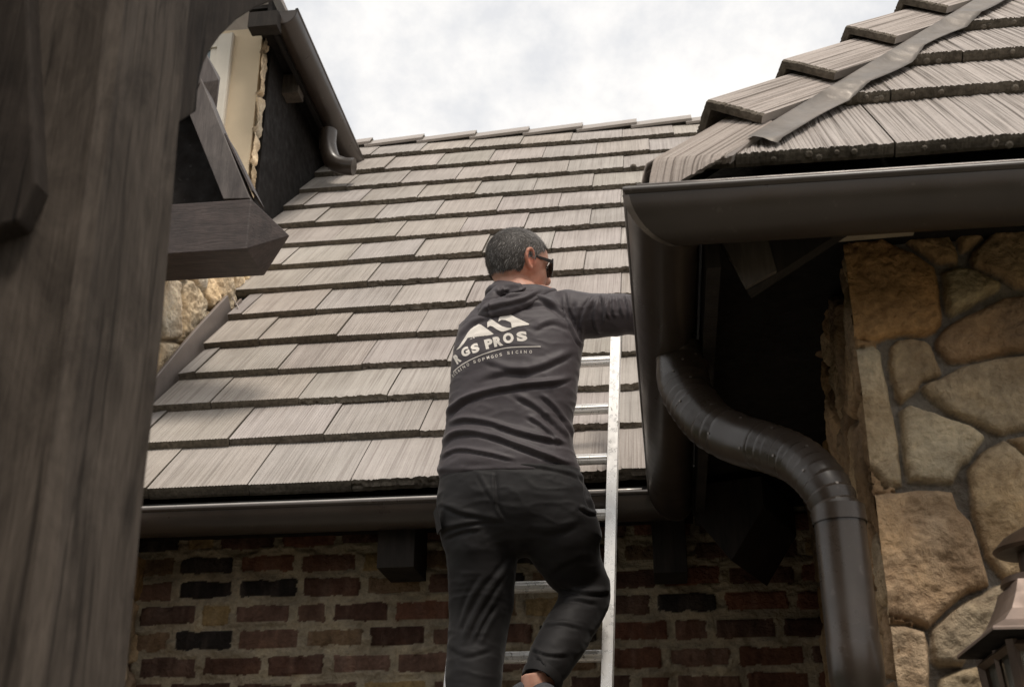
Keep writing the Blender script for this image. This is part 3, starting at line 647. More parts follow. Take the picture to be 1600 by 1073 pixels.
for i in range(9):                                                       # left slope of the wing, down to the side gutter
    s0 = .045 + .405 * i; hb0 = EB + s0 * math.cos(A2) + .035; b0 = hb0; b = b0; w = .333
    vb = .05 + s0 * .62
    while b < vb:
        ww = min(w, vb + .2 - b) - .004; t = rng.uniform(.93, 1.07)
        tile(wr, P3(b + ww, s0, 0), -V, S3, N3, ww, .475, T2, 'saw', rng.random() * 9, (t, t, t), L2, 0, 40, ('hi', b + ww - hb0, math.cos(A2))); b += w
top_s = 3.7
wr.add([P2(EA, -.02, -.01), P2(5.2, -.02, -.01), P2(5.2, top_s, -.01), P2(EA + top_s * math.cos(A2), top_s, -.01)], [(0, 1, 2, 3)], 1, (.5,) * 3)
wr.add([P3(EB, -.02, -.01), P3(EB + top_s * math.cos(A2), top_s, -.01), P3(2.6, top_s, -.01), P3(.1, -.02, -.01)], [(0, 1, 2, 3)], 1, (.5,) * 3)
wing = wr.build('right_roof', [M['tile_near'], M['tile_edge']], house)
mb = MB(); mb.hbox(.2, 5.2, EB + .035, EB + .06, EZ - .06, EZ + .05); mb.hbox(EA + .03, EA + .055, EB + .07, .1, EZ - .06, EZ + .05)
for k_ in range(12): mb.hbox(.34 + k_ * .17, .40 + k_ * .17, EB + .028, EB + .035, EZ + .02, EZ + .029, 1)
mb.build('eave_vent', [M['blackish'], M['dark']], house)
# hip caps
hd = U + V + K * math.tan(A2); hd /= np.linalg.norm(hd)
wF = np.cross(N2, hd); wF = wF if wF @ U > 0 else -wF; wF /= np.linalg.norm(wF)
wL = np.cross(N3, hd); wL = wL if wL @ V > 0 else -wL; wL /= np.linalg.norm(wL)
Nm = (N2 + N3); Nm /= np.linalg.norm(Nm)
def bendn(w_): q = w_ - Nm * .22; q /= np.linalg.norm(q); n__ = np.cross(q, hd); n__ = n__ if n__ @ Nm > 0 else -n__; return q, n__
wFc, N2c = bendn(wF); wLc, N3c = bendn(wL + Nm * .1); wLc = wLc * 1.3
def hipP(t): return W(EA, EB, EZ) + hd * t
def hipcap(t0, ln, base, lift, wid, th, seed, nub=True):
    mb = MB(); r = np.random.RandomState(seed)
    for (wd_, nn) in ((wFc, N2c), (wLc, N3c)):
        nx = 52; us = np.linspace(0, wid, nx + 1); gr_ = -r.rand(nx + 1) ** 2 * .003; gr_[0] = 0
        rows = []; uv = []
        def row(t, h_, gsc=1., du=0.):
            l_ = lift * (1 - t / ln)
            pts = hipP(t0 + t) + us[:, None] * wd_ * (1 + du) + (nn[None] * (h_ + gr_[:, None] * gsc)) * np.clip(us / .022, 0, 1)[:, None] + Nm[None] * h_ * 1.12 * (1 - np.clip(us / .022, 0, 1))[:, None] + Nm * (base + l_)
            rows.append(pts); uv.append(np.stack([us + seed * 1.7, us * 0 + t + seed], 1))
        row(ln, th); row(ln * .5, th); row(.012, th); row(.0, th - .003, 1.2); row(-.001, th * .5, .5); row(.0, .002, 0); row(ln, 0, 0)
        m_ = nx + 1; Pm = np.stack(rows); i, j = np.meshgrid(np.arange(len(rows) - 1), np.arange(nx), indexing='ij'); q = (i * m_ + j).ravel()
        F = list(map(tuple, np.stack([q, q + 1, q + m_ + 1, q + m_], 1))); mi = list(np.where(i.ravel() < 2, 0, 1))
        F.append(tuple(k_ * m_ + nx for k_ in range(len(rows)))); mi.append(0); F.append(tuple(k_ * m_ for k_ in range(len(rows)))[::-1]); mi.append(1)
        mb.add(Pm.reshape(-1, 3), F, mi, (1.02, 1, .98), np.concatenate(uv))
    return mb
CW = .128
for k_ in range(10):
    t0 = .33 + k_ * .385; mb = hipcap(t0, .47, .062, .05, CW, .024, 50 + k_)
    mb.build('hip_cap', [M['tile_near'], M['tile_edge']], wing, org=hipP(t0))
# starter cap: cut level at its foot and bent down into the gutter
mb = MB()
for (wd_, nn) in ((wF, N2), (wL, N3)):
    nx = 46; us = np.linspace(0, CW, nx + 1); r = np.random.RandomState(5); gr_ = -r.rand(nx + 1) ** 2 * .003; gr_[0] = 0
    kz = -wd_[2] / hd[2]; T0 = .035; rows = []; uv = []
    def rowm(t, h_, m_=0.):
        tt_ = T0 + us * kz * (1 - m_) + t
        pts = W(EA, EB, EZ) + tt_[:, None] * hd + us[:, None] * wd_ + nn * h_ + gr_[:, None] * nn + Nm * .060; return pts
    drop = .088 * np.clip(1.25 - us / CW * 1.25, 0.02, 1) ; dd = -(U + V) * .16 - K; dd /= np.linalg.norm(dd)
    top_ = rowm(0, .024); t2 = rowm(.03, .024); t3 = rowm(.17, .024, .6); t4 = rowm(.33, .024, 1.)
    seq = [t4, t3, t2, top_, top_ + dd * .008 - hd * .006, top_ + dd * (drop * .5)[:, None] - hd * .010, top_ + dd * drop[:, None] - hd * .010, top_ + dd * drop[:, None] + (hd * .8 - Nm * .3) * .022, rowm(.01, .0)]
    for k2, q in enumerate(seq): rows.append(q); uv.append(np.stack([us + 3, us * 0 + k2 * .05], 1))
    mb.grid(np.array(rows), 0, (.95, .92, .89), uv=np.concatenate(uv))
    mb.add([q[-1] for q in seq], [tuple(range(len(seq)))], 0)
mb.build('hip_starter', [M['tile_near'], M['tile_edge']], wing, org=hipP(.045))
# wavy lead strip between the caps and the tiles
ls = MB(); ts = np.linspace(.22, 3.9, 420); rows = []
def tiletop(s_):                                                          # height of the tile surface above the slope plane
    fr = 0
    for i in range(8):
        if s2[i] <= s_ < s2[i + 1]: fr = (s_ - s2[i]) / (s2[i + 1] - s2[i])
    return T2 + L2 * (1 - fr * .85) if s_ > s2[0] else T2
for u_ in (.085, .105, .125, .142, .152):
    rw = []
    for t in ts:
        p0 = hipP(t) + wF * (u_ + (.008 * math.sin(t * 9) if u_ > .145 else 0)); s_ = (p0 - P2(0, 0, 0)) @ S2
        hs = np.mean([tiletop(s_ + d_) for d_ in np.linspace(-.045, .03, 9)]) + .012 if u_ > .09 else .085
        k_ = (u_ - .085) / .067
        rw.append(p0 + N2 * (hs * min(1, .8 + k_) + .004 + (1 - k_) * .006))
    rows.append(rw)
rows.append([p - N2 * .0015 for p in rows[-1]]); ls.grid(np.array(rows)); ls.build('hip_flashing', M['lead'], wing, smooth=True)

# ---- upper storey at the left: stucco wall, window, eave and gutter
up = MB(); FB = 2.3; SA = -2.50
up.hbox(-6, SA - .028, FB, 4.2, 4.2, 7.05); up.build('stucco_wall', M['stucco'], house)['label'] = 'beige stucco wall of the upper storey beside the dark eave'
q1 = MB()
zs = np.arange(4.6, 7.05, .012); ys = np.arange(FB - .02, 2.39, .008); Y_, Z = np.meshgrid(ys, zs, indexing='ij')
stone_surface(q1, Y_, Z, lambda y, z, h_: WW(np.stack([SA - .025 + h_ * 1.1, y, z], -1)), cell=(.3, .26), seed=62, hmax=.035, pal=buff, mort=(.4, .35, .27))
q1.build('corner_stones', M['stone'], house, smooth=True, fix=False)
sd2 = MB(); sd2.hbox(SA - .02, SA + .01, 2.40, 4.2, 4.6, 7.0); sd2.build('side_cladding', M['dark'], house)  # dark sheet standing for the shade on this side wall
win = MB(); wa1 = PB(371, 28, FB)[0]; wa0 = wa1 - 1.1; wz0, wz1 = 5.35, 7.0
fr = MB(); t = .11
fr.hbox(wa1 - t, wa1, FB - .035, FB + .02, wz0, wz1); fr.hbox(wa0, wa0 + t, FB - .035, FB + .02, wz0, wz1); fr.hbox(wa0 + t, wa1 - t, FB - .034, FB + .02, wz0, wz0 + t); fr.hbox(wa0 + t, wa1 - t, FB - .034, FB + .02, wz1 - t, wz1)
fr.hbox(wa1 - t - .05, wa1 - t, FB - .02, FB + .02, wz0 + t, wz1 - t); fr.hbox(wa1 - .025, wa1 - .005, FB - .042, FB - .036, wz0, wz1)
fo_ = fr.build('window', M['cream'], house, bevel=.004); fo_['label'] = 'cream framed window in the stucco wall'
gl = MB(); gl.hbox(wa0 + t, wa1 - t - .05, FB - .008, FB - .002, wz0 + t, wz1 - t); gl.build('pane', M['glass'], fo_)
# upper eave
UZ = 6.95; ue = MB()
ue.hbox(-2.52, -2.36, 1.98, 4.3, UZ + .0, UZ + .03); ue.hbox(-2.375, -2.35, 1.96, 4.3, UZ - .12, UZ + .05)
ue.build('upper_soffit', M['dark'], house)
ur = MB(); ur.prism([W(-2.30, 1.93, UZ + .06), W(-2.30, 1.93, UZ + .10), W(-6, 1.93, UZ + 3.9), W(-6, 1.93, UZ + 3.86)], V * 2.6); ur.build('upper_roof', [M['tile']], house)
ug = MB(); seg = []
for b in np.linspace(2.02, 4.02, 12): seg.append([W(-2.19 - x * 1.25, b, UZ + y * 1.25) for (x, y) in GP] )
ug.grid(np.array([r_ + [r_[0]] for r_ in seg])); r_ = .078 * 1.25
capp = [W(-2.19 - (r_ - r_ * math.cos(t)), 2.022, UZ - 1.12 * r_ * math.sin(t)) for t in np.linspace(0, math.pi, 18)]; ug.prism(capp, V * .004)
capp = [W(-2.19 - (r_ - r_ * math.cos(t)), 4.0, UZ - 1.12 * r_ * math.sin(t)) for t in np.linspace(0, math.pi, 18)]; ug.prism(capp, V * .004)
ugo = ug.build('gutter', M['gutter'], house, smooth='auto', angle=50); ugo['label'] = 'bronze gutter under the upper left eave'
rt(W(-2.37, 2.75, UZ - .02), .13, .16, -U, .2, 0).build('rafter_tail', M['tail'], house)
rt(W(-2.30, 2.0, UZ - .05), .10, .12, -U, .2, 0).build('rafter_tail', M['tail_dark'], house)
el = MB(); ep = [(513, 205, 3.2), (512, 228, 3.2), (519, 250, 3.2), (535, 259, 3.2), (553, 261, 3.2)]
el.tube(cat([W(*PB(*q)) for q in ep], 8), .066, 20); 
eo = el.build('elbow', M['pipe'], ugo, smooth='auto')

# ---- left timber bracket
tbk = MB(); BQ = .2; z0 = PB(384, 389, BQ)[2]; z1 = PB(391, 311, BQ)[2]; a1 = PB(388, 350, BQ)[0]; dp = .26
c = lambda a, b, z: W(a, b, z)
f0 = [c(a1, BQ, z0), c(a1, BQ, z1), c(a1, BQ + dp, z1), c(a1, BQ + dp, z0)]; ap = W(a1 + .150, BQ + dp / 2, (z0 + z1) / 2)
bk = [c(-4.2, BQ, z0), c(-4.2, BQ, z1), c(-4.2, BQ + dp, z1), c(-4.2, BQ + dp, z0)]
tbk.add(f0 + bk + [ap], [(0, 1, 5, 4), (1, 2, 6, 5), (2, 3, 7, 6), (3, 0, 4, 7), (4, 5, 6, 7), (0, 8, 1), (1, 8, 2), (2, 8, 3), (3, 8, 0)])
bracket = empty('timber_bracket', W(a1, BQ, 2.8), parent=house)
tbk.build('beam', M['beam'], bracket, bevel=.004)['label'] = 'dark stained beam with a pyramid cut end'
sr = MB()
pts = [PB(391, 310, BQ + .02), PB(349, 311, BQ + .02), PB(262, 95, BQ + .02), PB(303, 95, BQ + .02)]
sr.prism([W(*p) for p in pts], V * .14); sr.build('strut', M['strut'], bracket, bevel=.004)
sr2 = MB(); pts = [PB(396, 298, BQ + .03), PB(392, 298, BQ + .03), PB(350, 209, BQ + .03), PB(353, 209, BQ + .03)]; sr2.prism([W(*p) for p in pts], V * .16); sr2.build('edge_trim', M['beam'], bracket)
sr3 = MB(); zt0 = PB(300, 132, BQ)[2]; zt1 = PB(300, 104, BQ)[2] + .12; at = PB(309, 120, BQ)[0]
f0 = [c(at, BQ, zt0), c(at, BQ, zt1), c(at, BQ + dp, zt1), c(at, BQ + dp, zt0)]; ap = W(at + .05, BQ + dp / 2, (zt0 + zt1) / 2); bk = [c(-4.2, BQ, zt0), c(-4.2, BQ, zt1), c(-4.2, BQ + dp, zt1), c(-4.2, BQ + dp, zt0)]
sr3.add(f0 + bk + [ap], [(0, 1, 5, 4), (1, 2, 6, 5), (2, 3, 7, 6), (3, 0, 4, 7), (4, 5, 6, 7), (0, 8, 1), (1, 8, 2), (2, 8, 3), (3, 8, 0)]); sr3.build('upper_beam', M['strut'], bracket, bevel=.004)
pn = MB(); pts = [PB(380, 330, BQ + .2), PB(272, 60, BQ + .2), PB(120, 60, BQ + .2), PB(120, 330, BQ + .2)]; pn.prism([W(*p) for p in pts], V * .03); pn.build('infill_board', M['dark'], bracket)

# ================================================================== near timber post with braces
pA = -.528; pb0, pb1 = -3.275, -3.07; pw = .21
post = empty('timber_post', W(pA - pw / 2, (pb0 + pb1) / 2, 0), 'tall weathered timber porch post close up at the left edge with curved knee braces', 'post')
pm = MB(); n = 60; zs = np.linspace(0, 3.3, n); ring = []
loc = []
ch = .012
cs = [(pA - pw, pb0 + ch), (pA - pw + ch, pb0), (pA - ch, pb0), (pA, pb0 + ch), (pA, pb1 - ch), (pA - ch, pb1), (pA - pw + ch, pb1), (pA - pw, pb1 - ch)]
for z in zs:
    ring.append([W(a - .026 * (z - 2.72) / .85 + .0025 * vn(np.array(z * 6), np.array(i * 3.)), b + .0025 * vn(np.array(z * 5 + 9), np.array(i * 5.)), z) for i, (a, b) in enumerate(cs)])
ring = [r_ + [r_[0]] for r_ in ring]; pm.grid(np.array(ring)); pm.build('shaft', M['post'], post)
def brace(c0, dirn, R0, wd_, zc, nm, thick=.10, side=None):
    mb = MB(); dirn = np.asarray(dirn, float); pts_o = []; pts_i = []
    for t in np.linspace(0, math.pi / 2, 22):
        pts_i.append(c0 + dirn * (R0 * (1 - math.cos(t))) + K * (zc + R0 * math.sin(t) * 1.0))
        pts_o.append(c0 + dirn * ((R0 * (1 - math.cos(t)) - wd_ * math.cos(t) * 0)) + K * (zc + R0 * math.sin(t)))
    poly = pts_i + [c0 + dirn * R0 + K * (zc + R0 + .12), c0 + K * (zc + R0 + .12)]
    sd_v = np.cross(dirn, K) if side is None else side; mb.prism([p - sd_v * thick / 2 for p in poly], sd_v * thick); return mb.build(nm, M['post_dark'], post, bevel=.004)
def PA(px, py, a):
    d = ray(px, py); P0 = W(a, 0, 0); return hc(CAM + d * ((P0 - CAM) @ U) / (d @ U))
arc = [(308, 175), (310, 145), (314, 118), (320, 98), (330, 78), (345, 57), (370, 32), (400, 13), (430, 1), (462, -9)]; arc = [PA(x, y, pA - .03) for x, y in arc]
poly = [W(pA - .03, pb1 + .002, arc[0][2] - .12)] + [W(*p) for p in arc] + [W(pA - .03, arc[-1][1], arc[-1][2] + .16), W(pA - .03, pb1 + .002, arc[-1][2] + .16)]
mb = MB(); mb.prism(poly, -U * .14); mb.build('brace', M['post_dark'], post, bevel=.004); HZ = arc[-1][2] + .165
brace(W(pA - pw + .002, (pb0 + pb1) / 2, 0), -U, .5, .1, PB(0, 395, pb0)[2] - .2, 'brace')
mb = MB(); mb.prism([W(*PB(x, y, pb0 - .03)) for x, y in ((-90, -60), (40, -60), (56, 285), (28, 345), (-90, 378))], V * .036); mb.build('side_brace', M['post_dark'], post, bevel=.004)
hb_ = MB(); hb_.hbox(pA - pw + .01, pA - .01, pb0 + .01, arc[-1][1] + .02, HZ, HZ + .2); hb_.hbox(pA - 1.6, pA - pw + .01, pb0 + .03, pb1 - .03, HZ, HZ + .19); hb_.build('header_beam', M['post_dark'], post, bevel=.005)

# ================================================================== ladder
LZ = [3.467, 3.25, 3.033, 2.806, 2.538, 2.288]; sp_ = .25
lb = lambda z: -.03 + .22 * (z - 2.9)
def rR(z): return -.079 - .0447 * (3.568 - z)
def rL(z): return rR(z) - .522
ladder = empty('ladder', W(-.45, lb(0), 0), 'bright aluminium ladder leaning on the gutter under the climbing man', 'ladder')
lt = np.array([0, .22, 1.]); lt = U * 0 + V * .22 + K; lt /= np.linalg.norm(lt); ln_ = np.cross(U, lt)
for fn in (rR, rL):
    mb = MB(); z0, z1 = .0, 3.66; Pa, Pb_ = W(fn(z0), lb(z0), z0), W(fn(z1), lb(z1), z1); ax = Pb_ - Pa; L0 = np.linalg.norm(ax); ax /= L0
    sgn = 1 if fn is rR else -1; fx = np.cross(ax, ln_) * 1.; fx = U - ax * (U @ ax); fx /= np.linalg.norm(fx); fy = np.cross(ax, fx)
    # C channel: web facing sideways, two flanges
    prof = [(.020, -.036), (.020, .036), (-.018, .036), (-.018, .032), (.016, .032), (.016, -.032), (-.018, -.032), (-.018, -.036)]
    if sgn == -1: prof = [(-x, y) for x, y in prof]
    poly = [Pa + fx * x + fy * y for x, y in prof]; mb.prism(poly, ax * L0)
    mb.prism([Pa + fx * x + fy * y for x, y in [(.0205, -.010), (.0225, -.008), (.0225, .008), (.0205, .010)]], ax * L0)
    rl = mb.build('rail', M['alu'], ladder, bevel=.0012)
    cb = MB(); cb.box(Pb_ + ax * .004, (.044, .078, .012), (fx, fy, ax)); cb.build('end_cap', M['plastic'], rl)
allz = LZ + [LZ[-1] - sp_ * (i + 1) for i in range(8)]
for z in allz:
    mb = MB(); p0 = W(rL(z) + .01, lb(z), z); p1 = W(rR(z) - .01, lb(z), z); ax = p1 - p0; L0 = np.linalg.norm(ax); ax /= L0; fx = -V; fy = K; pr = []
    for k_ in range(36):
        t = 2 * math.pi * k_ / 36; rr2 = .0215 * (1 + (.05 if k_ % 3 == 0 else -.02)); x, y = rr2 * math.cos(t), rr2 * math.sin(t)
        if y > .016: y = .016 + (y - .016) * .2
        pr.append(p0 + fx * x + fy * y)
    mb.prism(pr, ax * L0); mb.build('rung', M['alu'], ladder, smooth='auto', angle=25)

# ================================================================== lantern
lx, ly, ez = .752, -2.055, 1.98
lan = empty('wall_lantern', W(lx, ly, 1.4), 'copper roofed square wall lantern on the stone wall at lower right', 'lantern')
def sq(w, z, tw=0): return [W(lx + w * sx, ly + w * sy, z) for sx, sy in ((-1, -1), (1, -1), (1, 1), (-1, 1))]
mb = MB(); rows = [sq(w_, z_) for w_, z_ in ((.147, ez), (.147, ez + .006), (.118, ez + .022), (.098, ez + .045), (.083, ez + .075), (.074, ez + .10))]
rows = [[*r_, r_[0]] for r_ in rows]; mb.grid(np.array(rows)); mb.add(sq(.074, ez + .10), [(0, 1, 2, 3)]); mb.build('roof', M['copper'], lan, bevel=.002)
mb = MB(); mb.tube([W(lx, ly, ez + z_) for z_ in (.099, .104, .116, .124)], [.078, .084, .080, .05], 28); mb.tube([W(lx, ly, ez + z_) for z_ in (.12, .165)], .046, 20); mb.tube([W(lx, ly, ez + z_) for z_ in (.162, .168, .19, .21, .222)], [.082, .088, .066, .03, .008], 28); mb.build('cap', M['bronze'], lan, smooth='auto')
mb = MB(); mb.add(sq(.146, ez - .001) + sq(.10, ez - .010), [(0, 1, 5, 4), (1, 2, 6, 5), (2, 3, 7, 6), (3, 0, 4, 7), (4, 5, 6, 7)]); mb.build('underside', M['dark'], lan)
mb = MB(); hgt_ = .42
for sx in (-1, 1):
    for sy in (-1, 1): mb.tube([W(lx + .112 * sx, ly + .112 * sy, ez - .01), W(lx + .08 * sx, ly + .08 * sy, ez - hgt_)], .010, 4)
for sx, sy in ((-1, 0), (1, 0), (0, -1), (0, 1)):
    mb.tube([W(lx + .112 * sx, ly + .112 * sy, ez - .01), W(lx + .08 * sx, ly + .08 * sy, ez - hgt_)], .006, 4)
for zz_, ww_ in ((.02, .112), (.12, .104), (hgt_, .08)):
    q = sq(ww_, ez - zz_)
    for k_ in range(4): mb.tube([q[k_], q[(k_ + 1) % 4]], .009, 4)
mb.build('frame', M['bronze'], lan)
mb = MB(); a_, b_ = sq(.104, ez - .01), sq(.074, ez - hgt_); mb.add(a_ + b_, [(0, 1, 5, 4), (1, 2, 6, 5), (2, 3, 7, 6), (3, 0, 4, 7)]); mb.build('glass', M['lglass'], lan)
mb = MB(); mb.hbox(lx - .06, lx + .06, ly + .2, ly + .235, ez - .25, ez + .0); mb.tube([W(lx, ly + .22, ez - .1), W(lx, ly + .2, ez - .46), W(lx, ly, ez - .46), W(lx, ly, ez - .42)], .012, 10); mb.build('wall_bracket', M['bronze'], lan)
# ================================================================== added, out of view: blocker shading the post front, wall bouncing light back
pc = MB(); pc.hbox(-4.5, -.28, -4.95, -4.85, 0, 3.75); pc.hbox(-4.5, -.46, -4.85, -3.30, 3.62, 3.7); pc.build('porch_wall', M['dark'], house)
pc = MB(); pc.hbox(-9, 9, -12.4, -12.0, 0, 3.6); pc.build('court_wall', M['stucco'], house)
#PERSON
# ================================================================== PERSON
def vox(parts, size, smooth=0, name='tmp'):
    mb = MB()
    for p in parts: mb.v += p.v; mb.f += [[q + mb.n for q in f] for f in p.f]; mb.m += p.m; mb.c += p.c; mb.uv += p.uv; mb.n += p.n
    me = mb.mesh(name); bm = bmesh.new(); bm.from_mesh(me); bmesh.ops.recalc_face_normals(bm, faces=bm.faces); bm.to_mesh(me); bm.free()
    o = bpy.data.objects.new(name, me); COL.objects.link(o)
    m = o.modifiers.new('r', 'REMESH'); m.mode = 'VOXEL'; m.voxel_size = size; m.adaptivity = 0
    if smooth: s_ = o.modifiers.new('s', 'SMOOTH'); s_.iterations = smooth; s_.factor = .5
    dg = bpy.context.evaluated_depsgraph_get(); dg.update(); ev = o.evaluated_get(dg); m2 = bpy.data.meshes.new_from_object(ev)
    nv = len(m2.vertices); co = np.empty(nv * 3); m2.vertices.foreach_get('co', co); co = co.reshape(-1, 3)
    fs = [tuple(p.vertices) for p in m2.polygons]; bpy.data.objects.remove(o); bpy.data.meshes.remove(me); bpy.data.meshes.remove(m2)
    return co, fs
def vnorm(co, fs):
    me = bpy.data.meshes.new('t'); me.from_pydata(co.tolist(), [], fs); me.update(); n = np.empty(len(co) * 3); me.vertices.foreach_get('normal', n); bpy.data.meshes.remove(me); return n.reshape(-1, 3)
def Pw(px, py, b): return W(*PB(px, py, b))
def ringloft(rings, n=40):
    """rings: (left px, right px, y px, b centre, half depth[, exponent])"""
    mb = MB(); rows = []
    for r_ in rings:
        x0, x1, y, b, hd_ = r_[:5]; e = r_[5] if len(r_) > 5 else 2.3; p0 = PB(x0, y, b); p1 = PB(x1, y, b); c = (p0 + p1) / 2; ra = (p1[0] - p0[0]) / 2
        th = np.linspace(0, 2 * math.pi, n, endpoint=False); cx = np.sign(np.cos(th)) * np.abs(np.cos(th)) ** (2 / e); cy = np.sign(np.sin(th)) * np.abs(np.sin(th)) ** (2 / e)
        rows.append([W(c[0] + ra * cx[i], c[1] + hd_ * cy[i], c[2]) for i in range(n)])
    vs = np.concatenate(rows); F = []
    for i in range(len(rows) - 1):
        for j in range(n): F.append((i * n + j, i * n + (j + 1) % n, (i + 1) * n + (j + 1) % n, (i + 1) * n + j))
    F.append(tuple(range(n))[::-1]); F.append(tuple((len(rows) - 1) * n + j for j in range(n))); mb.add(vs, F); return mb
def limb(pts, rad, n=24, ell=None):
    mb = MB(); P_ = cat(pts, 6); k_ = len(pts) - 1; rr2 = []
    for i in range(len(P_)):
        t = i / 6; j = min(int(t), k_ - 1); rr2.append(rad[j] + (rad[j + 1] - rad[j]) * (t - j))
    mb.tube(P_, rr2, n, ell=ell); return mb
def ellip(c, r, ax=(U, V, K), n=20):
    mb = MB(); rows = []
    for t in np.linspace(.02, math.pi - .02, n):
        rows.append([np.asarray(c) + ax[0] * r[0] * math.sin(t) * math.cos(p) + ax[1] * r[1] * math.sin(t) * math.sin(p) + ax[2] * r[2] * math.cos(t) for p in np.linspace(0, 2 * math.pi, 2 * n, endpoint=False)])
    m_ = 2 * n; vs = np.concatenate(rows); F = [(i * m_ + j, i * m_ + (j + 1) % m_, (i + 1) * m_ + (j + 1) % m_, (i + 1) * m_ + j) for i in range(n - 1) for j in range(m_)]
    F.append(tuple(range(m_))[::-1]); F.append(tuple((n - 1) * m_ + j for j in range(m_))); mb.add(vs, F); return mb
HB = -.42
torso = ringloft([(690,905,752,HB,.13), (685,906,735,HB,.135), (690,897,705,HB,.125), (696,893,670,HB+.005,.118), (701,899,635,HB+.01,.12), (704,904,600,HB+.015,.125), (706,909,565,HB+.02,.128), (712,912,530,HB+.03,.125), (722,908,505,HB+.035,.115), (740,900,484,HB+.04,.10), (765,880,468,HB+.04,.08), (788,862,455,HB+.03,.062)])
shR = Pw(884, 494, HB + .03); elR = Pw(962, 492, HB + .02); wrR = W(.20, HB + .03, 3.30); hR = W(.29, HB + .05, 3.255)
shL = Pw(748, 512, HB + .04); elL = Pw(748, 610, -.16); wrL = W(rL(3.30) - .005, -.05, 3.27)
def arms(s_):
    return [limb([Pw(868, 492, HB + .03), Pw(886, 489, HB + .03), Pw(912, 493, HB + .025), Pw(940, 493, HB + .02), elR, Pw(990, 493, HB + .02), W(.10, HB + .03, 3.38), wrR], [q * s_ for q in (.077, .085, .083, .078, .076, .068, .055, .042)]),
            limb([shL, Pw(746, 560, -.27), elL, (elL + wrL) / 2, wrL], [q * s_ for q in (.075, .068, .055, .048, .038)])]
hips = ringloft([(689,906,735,HB,.12), (686,914,760,HB,.14), (683,925,790,HB,.148), (686,936,818,HB+.005,.142), (690,942,842,HB+.015,.125), (698,935,858,HB+.02,.11)])
def legs(s_):
    L1 = [Pw(748, 800, HB), Pw(751, 850, HB + .01), Pw(753, 900, HB + .03), Pw(751, 950, HB + .05), Pw(745, 1000, HB + .05), Pw(741, 1050, HB + .03), Pw(739, 1110, HB + .01), Pw(737, 1200, HB + .0), Pw(736, 1250, HB)]
    R1 = [Pw(868, 800, HB), Pw(877, 840, HB + .03), Pw(893, 878, HB + .08), Pw(908, 905, HB + .12), Pw(914, 928, HB + .125), Pw(903, 957, HB + .09), Pw(884, 990, HB + .03), Pw(862, 1028, HB - .03), Pw(846, 1060, HB - .07)]
    return [limb(L1, [q * s_ for q in (.128, .122, .112, .104, .098, .092, .084, .072, .068)]), limb(R1, [q * s_ for q in (.128, .128, .106, .089, .085, .082, .080, .072, .060)])]
# head frame: yaw to the right, chin a little down
yaw = R(50); F_ = U * math.sin(yaw) + V * math.cos(yaw); F_ = F_ + K * .02; F_ /= np.linalg.norm(F_); Rt = np.cross(F_, K); Rt /= np.linalg.norm(Rt); Up = np.cross(Rt, F_)
roll = R(6); Rt, Up = Rt * math.cos(roll) - Up * math.sin(roll), Up * math.cos(roll) + Rt * math.sin(roll)
HC = Pw(811, 412, HB + .05)
def hp(x, y, z): return HC + Rt * x + F_ * y + Up * z
hs_ = 1.22
cran = ellip(hp(0, -.008, .018), (.080 * hs_, .100 * hs_, .092 * hs_), (Rt, F_, Up), 24)
occ = ellip(hp(0, -.045, -.01), (.068 * hs_, .058 * hs_, .072 * hs_), (Rt, F_, Up), 20)
face = ellip(hp(0, .042, -.035), (.060 * hs_, .056 * hs_, .078 * hs_), (Rt, F_, Up), 20)
jaw = ellip(hp(0, .048, -.092), (.048 * hs_, .046 * hs_, .036 * hs_), (Rt, F_, Up), 16)
brow = ellip(hp(0, .074, .012), (.056 * hs_, .030 * hs_, .024 * hs_), (Rt, F_, Up), 14)
nose = limb([hp(0, .100, .004), hp(0, .116, -.02), hp(0, .128, -.040), hp(0, .112, -.048)], [.010, .012, .015, .012], 12)
cheeks = [ellip(hp(sx * .040, .062, -.03), (.026, .028, .026), (Rt, F_, Up), 12) for sx in (-1, 1)]
lips = [ellip(hp(0, .100, -.074), (.026, .012, .006), (Rt, F_, Up), 10), ellip(hp(0, .098, -.086), (.023, .012, .007), (Rt, F_, Up), 10)]
neck = limb([hp(0, -.018, -.04), hp(0, -.025, -.10), Pw(818, 468, HB + .03), Pw(818, 490, HB + .03)], [.064, .064, .068, .075])
ears = []
for sx in (-1, 1):
    e0 = lambda y, z, o_=0.: hp(sx * (.088 + o_), y, z)
    rim = [e0(.008, -.028, .0), e0(.002, -.008, .006), e0(-.004, .012, .012), e0(-.016, .022, .016), e0(-.030, .014, .018), e0(-.034, -.006, .016), e0(-.028, -.026, .012), e0(-.016, -.040, .006), e0(-.006, -.046, .002), e0(.002, -.038, 0)]
    ears.append(limb(rim, [.005, .006, .006, .0062, .0065, .0062, .006, .0075, .007, .005], 10)); ears.append(ellip(e0(-.014, -.010, .002), (.008, .018, .030), (Rt, F_, Up), 12))
def finger(p, d0, d1, ln, r0):
    p = np.asarray(p); a_ = p + d0 * ln * .42; b_ = a_ + (d0 * .75 + d1 * .5) * ln * .3; c_ = b_ + (d0 * .4 + d1 * .8) * ln * .25; return limb([p - d0 * .02, p, a_, b_, c_], [r0, r0, r0 * .95, r0 * .88, r0 * .72], 12)
